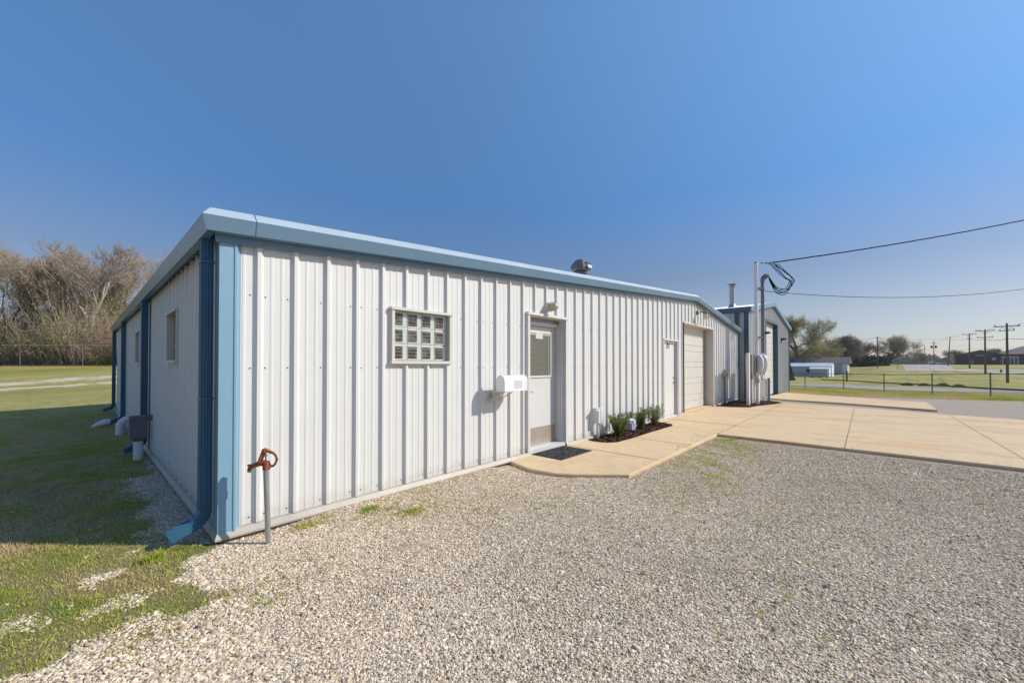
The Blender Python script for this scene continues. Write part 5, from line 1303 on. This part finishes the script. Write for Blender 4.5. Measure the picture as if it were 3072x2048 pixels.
def far_wood(name, pxa, pxb, da, db, hmax, n, label, seed, mat=FARM):
    r = np.random.default_rng(seed); px = r.uniform(pxa, pxb, n); d = r.uniform(da, db, n); u = (px-1536)/FPX
    X = CAM[0]+FW[0]*d+RT[0]*u*d; Y = CAM[1]+FW[1]*d+RT[1]*u*d; hh = hmax*(.45+.75*fbm(px*.045, px*0, seed)); Zz = G(X,Y)+r.uniform(0,1,n)**.9*hh*r.uniform(.7,1.05,n)
    C = np.stack([X,Y,Zz],-1); A = r.normal(0,1,(n,3)); A /= np.linalg.norm(A,axis=1)[:,None]; B = np.cross(A, r.normal(0,1,(n,3))); B /= np.linalg.norm(B,axis=1)[:,None]; s_ = (da*.0016*r.uniform(.5,1.4,n))[:,None]
    vs = np.stack([C+A*s_, C+B*s_*.7, C-A*s_, C-B*s_*.7], 1).reshape(-1,3); o = bulk(name, vs, np.arange(n*4).reshape(-1,4), mat, None, {'rnd': np.repeat(r.random(n),4)}); tag(o, label, 'wood', None, 'stuff')
far_wood('woods', 2380, 3400, 330, 400, 9.5, 60000, 'far off hazy line of woodland along the right horizon', 71)
far_wood('woods', 2300, 2560, 118, 135, 6.0, 16000, 'brownish wood edge low behind the long house roof', 72)
# four clumps on the grass
for i, (px, d, s_) in enumerate(((2720, 43, 1.0), (2771, 42, .9), (2828, 41.5, 1.0), (2876, 38, .95))):
    p = bear(px, d); r = random.Random(90+i); L = []; rn = []
    for k in range(700):
        a = r.uniform(0, 2*PI); q = r.random()**.5; b = V((math.cos(a)*.62*q*s_, math.sin(a)*.5*q*s_, 0)); hgt = .36*(1-q*q*.7)*s_*r.uniform(.4,1.1); d_ = V((r.gauss(0,.3), r.gauss(0,.3), 1)).normalized(); e = d_.orthogonal().normalized()*.02
        L += [b-e, b+e, b+d_*hgt+e*.3, b+d_*hgt-e*.3]; rn += [r.random()*.6]*4
    t = empty('grass_clump', p, 0, ('leftmost', 'second from left', 'third from left', 'rightmost')[i]+' of the four dark green clumps on the grass beyond the road', 'plant', 'dark green clumps beyond the road')
    bulk('foliage', np.array([tuple(v) for v in L]), np.arange(len(L)).reshape(-1,4), LEAFM, t, {'rnd': np.array(rn)})
# dark conical bush beside workshop
p = bear(2368, 60); t = empty('conifer', p, 0, 'small dark conical evergreen beside the workshop corner', 'tree'); r = random.Random(3); L = []; rn = []
for k in range(1600):
    z = r.random()**1.3*2.6; rad = .75*(1-z/2.7)*r.random()**.4; a = r.uniform(0,2*PI); c = V((math.cos(a)*rad, math.sin(a)*rad, z+.1)); A_ = V((math.cos(a), math.sin(a), .5)).normalized(); B_ = A_.orthogonal().normalized(); L += [c+A_*.12, c+B_*.05, c-A_*.12, c-B_*.05]; rn += [r.random()]*4
bulk('crown', np.array([tuple(v) for v in L]), np.arange(len(L)).reshape(-1,4), EVERG, t, {'rnd': np.array(rn)}); m = MB(); m.cyl((0,0,-.1),(0,0,1.2),.06,6); m.build('trunk', BARKD, t)

# ------------------------------------------------------------------ far buildings
FA = TH-PI/2     # local +x = image right, +y = away from the camera
def FB(px): return FA-math.atan((px-1536)/FPX)
def far_root(name, px, d, label, cat_, rz=0): return empty(name, bear(px, d), FB(px)+rz, label, cat_)
def gable_x(mb, x0, x1, y0, y1, z0, z1, oh=.3):   # ridge along x
    ym = (y0+y1)/2; mb.add([(x0-oh,y0-oh,z0), (x1+oh,y0-oh,z0), (x1+oh,ym,z1), (x0-oh,ym,z1), (x0-oh,y1+oh,z0), (x1+oh,y1+oh,z0)], [(0,1,2,3), (3,2,5,4), (0,3,4), (1,5,2)])
def gable_y(mb, x0, x1, y0, y1, z0, z1, oh=.3):   # ridge along y
    xm = (x0+x1)/2; mb.add([(x0-oh,y0-oh,z0), (x0-oh,y1+oh,z0), (xm,y1+oh,z1), (xm,y0-oh,z1), (x1+oh,y0-oh,z0), (x1+oh,y1+oh,z0)], [(0,1,2,3), (3,2,5,4), (0,3,4), (1,5,2)])
t = far_root('house', 2542, 92, 'low grey house with a long dark shingle roof behind the white sheds', 'house', -.05)
m = MB(); m.box(-17, 0, 0, 8, -.6, 2.45); m.build('wall', SIDING, t)
m = MB(); gable_x(m, -17, 0, 0, 8, 2.4, 4.0, .45); m.build('roof', SHINGLE, t)
m = MB(); m.box(-5.1, -4.1, -.06, .0, .6, 2.0); m.build('window', GLASS, t)
m = MB(); m.box(-.9, .0, -.3, .05, -.4, 2.3); m.build('door', WHITE, t)
t = far_root('shed', 2494, 84, 'long white shed with a pale metal roof in front of the house', 'shed', -.12)
m = MB(); m.box(-11, 0, 0, 3.2, -.4, 2.25); m.build('wall', SIDING, t); m = MB(); m.box(-.6, .06, -.04, 3.2, -.4, 2.25); m.build('wall', SHEDW, t)
m = MB(); gable_x(m, -11, 0, 0, 3.2, 2.22, 2.95, .12); m.build('roof', ROOFM, t); m = MB(); m.box(-8.9,-8.1,-.07,-.045,.0,1.9); m.build('door', GLASS, t)
t = far_root('shed', 2486, 79, 'smaller white shed standing nearest, in front of the long white one', 'shed', -.12)
m = MB(); m.box(-3.1, -.3, 0, 2.4, .15, 1.75); m.build('wall', SIDING, t); m = MB(); m.box(-.31, .04, -.05, 2.4, .15, 1.75); m.build('wall', SHEDW, t); m = MB(); gable_x(m, -3.1, 0, 0, 2.4, 1.74, 2.1, .1); m.build('roof', ROOFM, t)
m = MB()
for xx in (-2.9, -1.6, -.3): m.box(xx-.15, xx+.15, .1, 2.3, -.3, .15)
m.build('skid', DGREY, t); m = MB(); m.box(-3.7,-3.1,.2,2.0,1.0,1.7); m.build('porch', BLACK, t)
t = far_root('brick_building', 2942, 143, 'dark brown brick building with a low gable and sign beyond the grass', 'building', .05)
m = MB(); W_ = 6.0; m.add([(-W_,0,-1), (W_,0,-1), (W_,0,3.6), (0,0,5.3), (-W_,0,3.6), (-W_,18,-1), (W_,18,-1), (W_,18,3.6), (0,18,5.3), (-W_,18,3.6)], [(0,1,2,3,4), (1,6,7,2), (0,4,9,5), (5,9,8,7,6)]); m.build('wall', BRICK, t)
m = MB(); gable_y(m, -W_, W_, 0, 18, 3.55, 5.45, .4); m.build('roof', SHINGLE, t)
m = MB(); m.box(-1.2, .9, -.12, -.01, 3.1, 3.8); m.build('sign', paint('pale_blue_sign', (.30,.38,.45), .6), t)
m = MB(); m.box(2.6, 3.5, -.12, -.01, 1.6, 2.6); m.build('sign', paint('white_round_sign', (.50,.53,.55), .6), t)
for x0_, x1_ in ((-2.6,-1.6), (.7,1.2), (4.4,5.2)): m = MB(); m.box(x0_, x1_, -.08, -.01, .3, 1.9); m.build('window', paint('window_blue_glass', (.12,.22,.28), .2), t)
pr = MB(); pr.box(4.6, 8.4, -2.4, 1.6, 2.5, 2.9); po = pr.build('porch_roof', paint('porch_cream', (.48,.45,.40), .6), t)
for xx in (4.9, 5.8, 6.6, 7.4, 8.2): m = MB(); m.box(xx-.14, xx+.14, -2.3, -2.0, -.8, 2.5); m.build('column', bpy.data.materials['porch_cream'], po)
t = far_root('brick_building', 3075, 150, 'second brown brick building with a long rising roof beyond the porch columns', 'building', .3)
m = MB(); m.box(-4, 20, 0, 14, -1, 4.2); m.build('wall', BRICK, t); m = MB(); m.add([(-5,-1,4.1), (21,-1,4.1), (21,7,8.0), (3.5,7,8.0), (-5,15,4.1), (21,15,4.1)], [(0,1,2,3), (3,2,5,4), (0,3,4)]); m.build('roof', SHINGLE2, t)
# parked cars far off
t = far_root('parked_car', 2812, 138, 'silver car parked at the far end of the parking lot', 'car', .5)
def car(t, s_=1.0):
    m = MB(); m.prism([(-2.2,.35), (2.2,.35), (2.2,.75), (1.5,.9), (.9,1.4), (-1.1,1.42), (-1.7,.95), (-2.2,.85)], 'y', -.85, .85); m.build('body', CARP, t)
    m = MB(); m.prism([(-1.55,.95), (1.35,.95), (.85,1.36), (-1.05,1.37)], 'y', -.862, .862); m.build('window', GLASS, t)
    for x in (-1.35, 1.35):
        for y in (-.8, .8): m = MB(); m.lathe((x,y,.33), [(.33,-.1), (.33,.1)], 12, 0, 'y'); m.build('wheel', BLACK, t)
car(t)
# ------------------------------------------------------------------ utility poles
def pole(px, d, top, label, arms=(), lean=0, rr=.15, extra=None):
    p = bear(px, d); t = empty('utility_pole', p, FB(px), label, 'utility pole', 'wooden utility poles along the far street'); H = zat(top, d)-p.z
    m = MB(); m.tube([(0,0,-.2), (lean*.5,0,H*.5), (lean,0,H)], [rr*.95, rr*.8, rr*.6], 8); m.build('pole', POLEM, t)
    for zpx, w_, th in arms:
        z = zat(zpx, d)-p.z; m = MB(); m.box(-w_, w_, -rr-.12, -rr, z-th, z+th); 
        if w_ > 1.0: m.tube([(-w_*.45,-rr,z-.05), (0,-rr*.5,z-.55)], .03, 4); m.tube([(w_*.45,-rr,z-.05), (0,-rr*.5,z-.55)], .03, 4)
        o = m.build('crossarm', POLEM, t)
        for q in (-.94, .94) if w_ < 1.1 else (-.95, -.6, .95): m = MB(); m.lathe((q*w_, -rr-.06, z+th), [(.05,0), (.09,.08), (.05,.2)], 8); m.build('insulator', GREYBOX, o)
    return t, p, H
pole(2633, 100, 1010.5, 'lone dark utility pole left of the fan shaped tree', ((1013, .3, .05),), 0, .16)
pole(2774.6, 190, 1040, 'thin distant utility pole above the hazy bare tree', (), 0, .16)
tp, pp, hh = pole(2802, 150, 1022.8, 'distant utility pole carrying two round transformers', ((1030, .5, .05),), 0, .17)
for sx in (-1, 1): m = MB(); z = zat(1040, 150)-pp.z; m.lathe((sx*.55, 0, z-.5), [(.30,0), (.33,.1), (.33,.9), (.2,1.0)], 12); m.build('transformer', DGREY, tp)
pole(2843.7, 112, 1009, 'utility pole without crossarms leaning slightly left of the brick building', (), .5, .15)
pole(2908.8, 94, 999.8, 'utility pole with one crossarm in front of the brick building gable', ((1002.5, 1.08, .05), (1016, .30, .04)), 0, .17)
pole(2956, 73, 988, 'utility pole with two crossarms, second from the right', ((992, 1.12, .05), (1012, .95, .05)), 0, .18)
pole(3022, 52, 969, 'nearest and tallest utility pole with a wide crossarm and a short one below', ((979, 1.06, .045), (992, .62, .035)), 0, .165)
def wire(name, pts, r_, label, sag):
    m = MB(); L = []
    for a, b in zip(pts, pts[1:]): L += cat(a, b, sag*(b-a).length*.01, 12)[:-1]
    L.append(pts[-1]); m.tube(L, r_, 4); o = m.build(name, CAB); tag(o, label, 'wire', 'overhead wires of the far street')
for k, (o1, lb) in enumerate(((-1, 'left'), (1, 'right'))):
    wire('power_line', [p3(2802+o1*3, 1029, 150), p3(2843.7+o1*2, 1011, 112), p3(2908.8+o1*20, 1001, 94), p3(2956+o1*26, 991, 73), p3(3022+o1*35, 978, 52), p3(3260+o1*60, 930, 30)], .014, 'upper '+lb+' power line strung along the crossarms of the street poles', 1.2)
wire('power_line', [p3(2470, 1030, 118), p3(2633, 1013, 100), p3(2843.7, 1017, 112), p3(2908.8, 1016.5, 94), p3(2956, 1017, 73), p3(3022, 1015.5, 52), p3(3300, 1003, 32)], .032, 'lower communication line running pole to pole across the field', .7)
wire('power_line', [p3(2633, 1012, 100), p3(2802, 1051, 150), p3(2908.8, 1047, 94), p3(3072, 1040, 80), p3(3300, 1030, 70)], .02, 'lowest faint wire passing behind the brick building gable', .5)
# signs and small street items
t = far_root('sign_post', 2692, 88, 'thin signpost standing on the grass left of the parking lot', 'sign'); m = MB(); m.cyl((0,0,-.1), (0,0,1.9), .04, 6); m.build('post', DGREY, t); m = MB(); m.box(-.45,.45,-.05,-.02,1.8,2.05); m.build('panel', DGREY, t)
t = far_root('fire_hydrant', 3003, 76, 'small dark fire hydrant on the verge by the side street', 'fire hydrant'); m = MB(); m.lathe((0,0,-.05), [(.16,0), (.12,.1), (.12,.55), (.16,.6), (.10,.75), (.03,.8)], 10); m.tube([(-.22,0,.45), (.22,0,.45)], .06, 8); m.build('body', DGREY, t, True)
t = far_root('marker_post', 2550, 80, 'short dark marker post at the edge of the far grass', 'post'); m = MB(); m.cyl((0,0,-.1), (0,0,.7), .07, 6); m.build('post', DGREY, t)

# ------------------------------------------------------------------ haze (name haze)
hm = bpy.data.materials.new('pale_air'); hm.use_nodes = True; nt_ = hm.node_tree
for n_ in list(nt_.nodes):
    if n_.type == 'BSDF_PRINCIPLED': nt_.nodes.remove(n_)
pv = nt_.nodes.new('ShaderNodeVolumePrincipled'); pv.inputs['Color'].default_value = (.80,.88,1.0,1); pv.inputs['Density'].default_value = .00022; pv.inputs['Anisotropy'].default_value = .2
nt_.links.new(pv.outputs[0], nt_.nodes['Material Output'].inputs['Volume'])
m = MB(); m.box(-520, 620, -560, 560, -3.0, 24.0); o = m.build('haze', hm); tag(o, 'thin pale air haze over the far field', 'haze', None, 'stuff')
SC.cycles.volume_bounces = 0; SC.cycles.volume_step_rate = 10
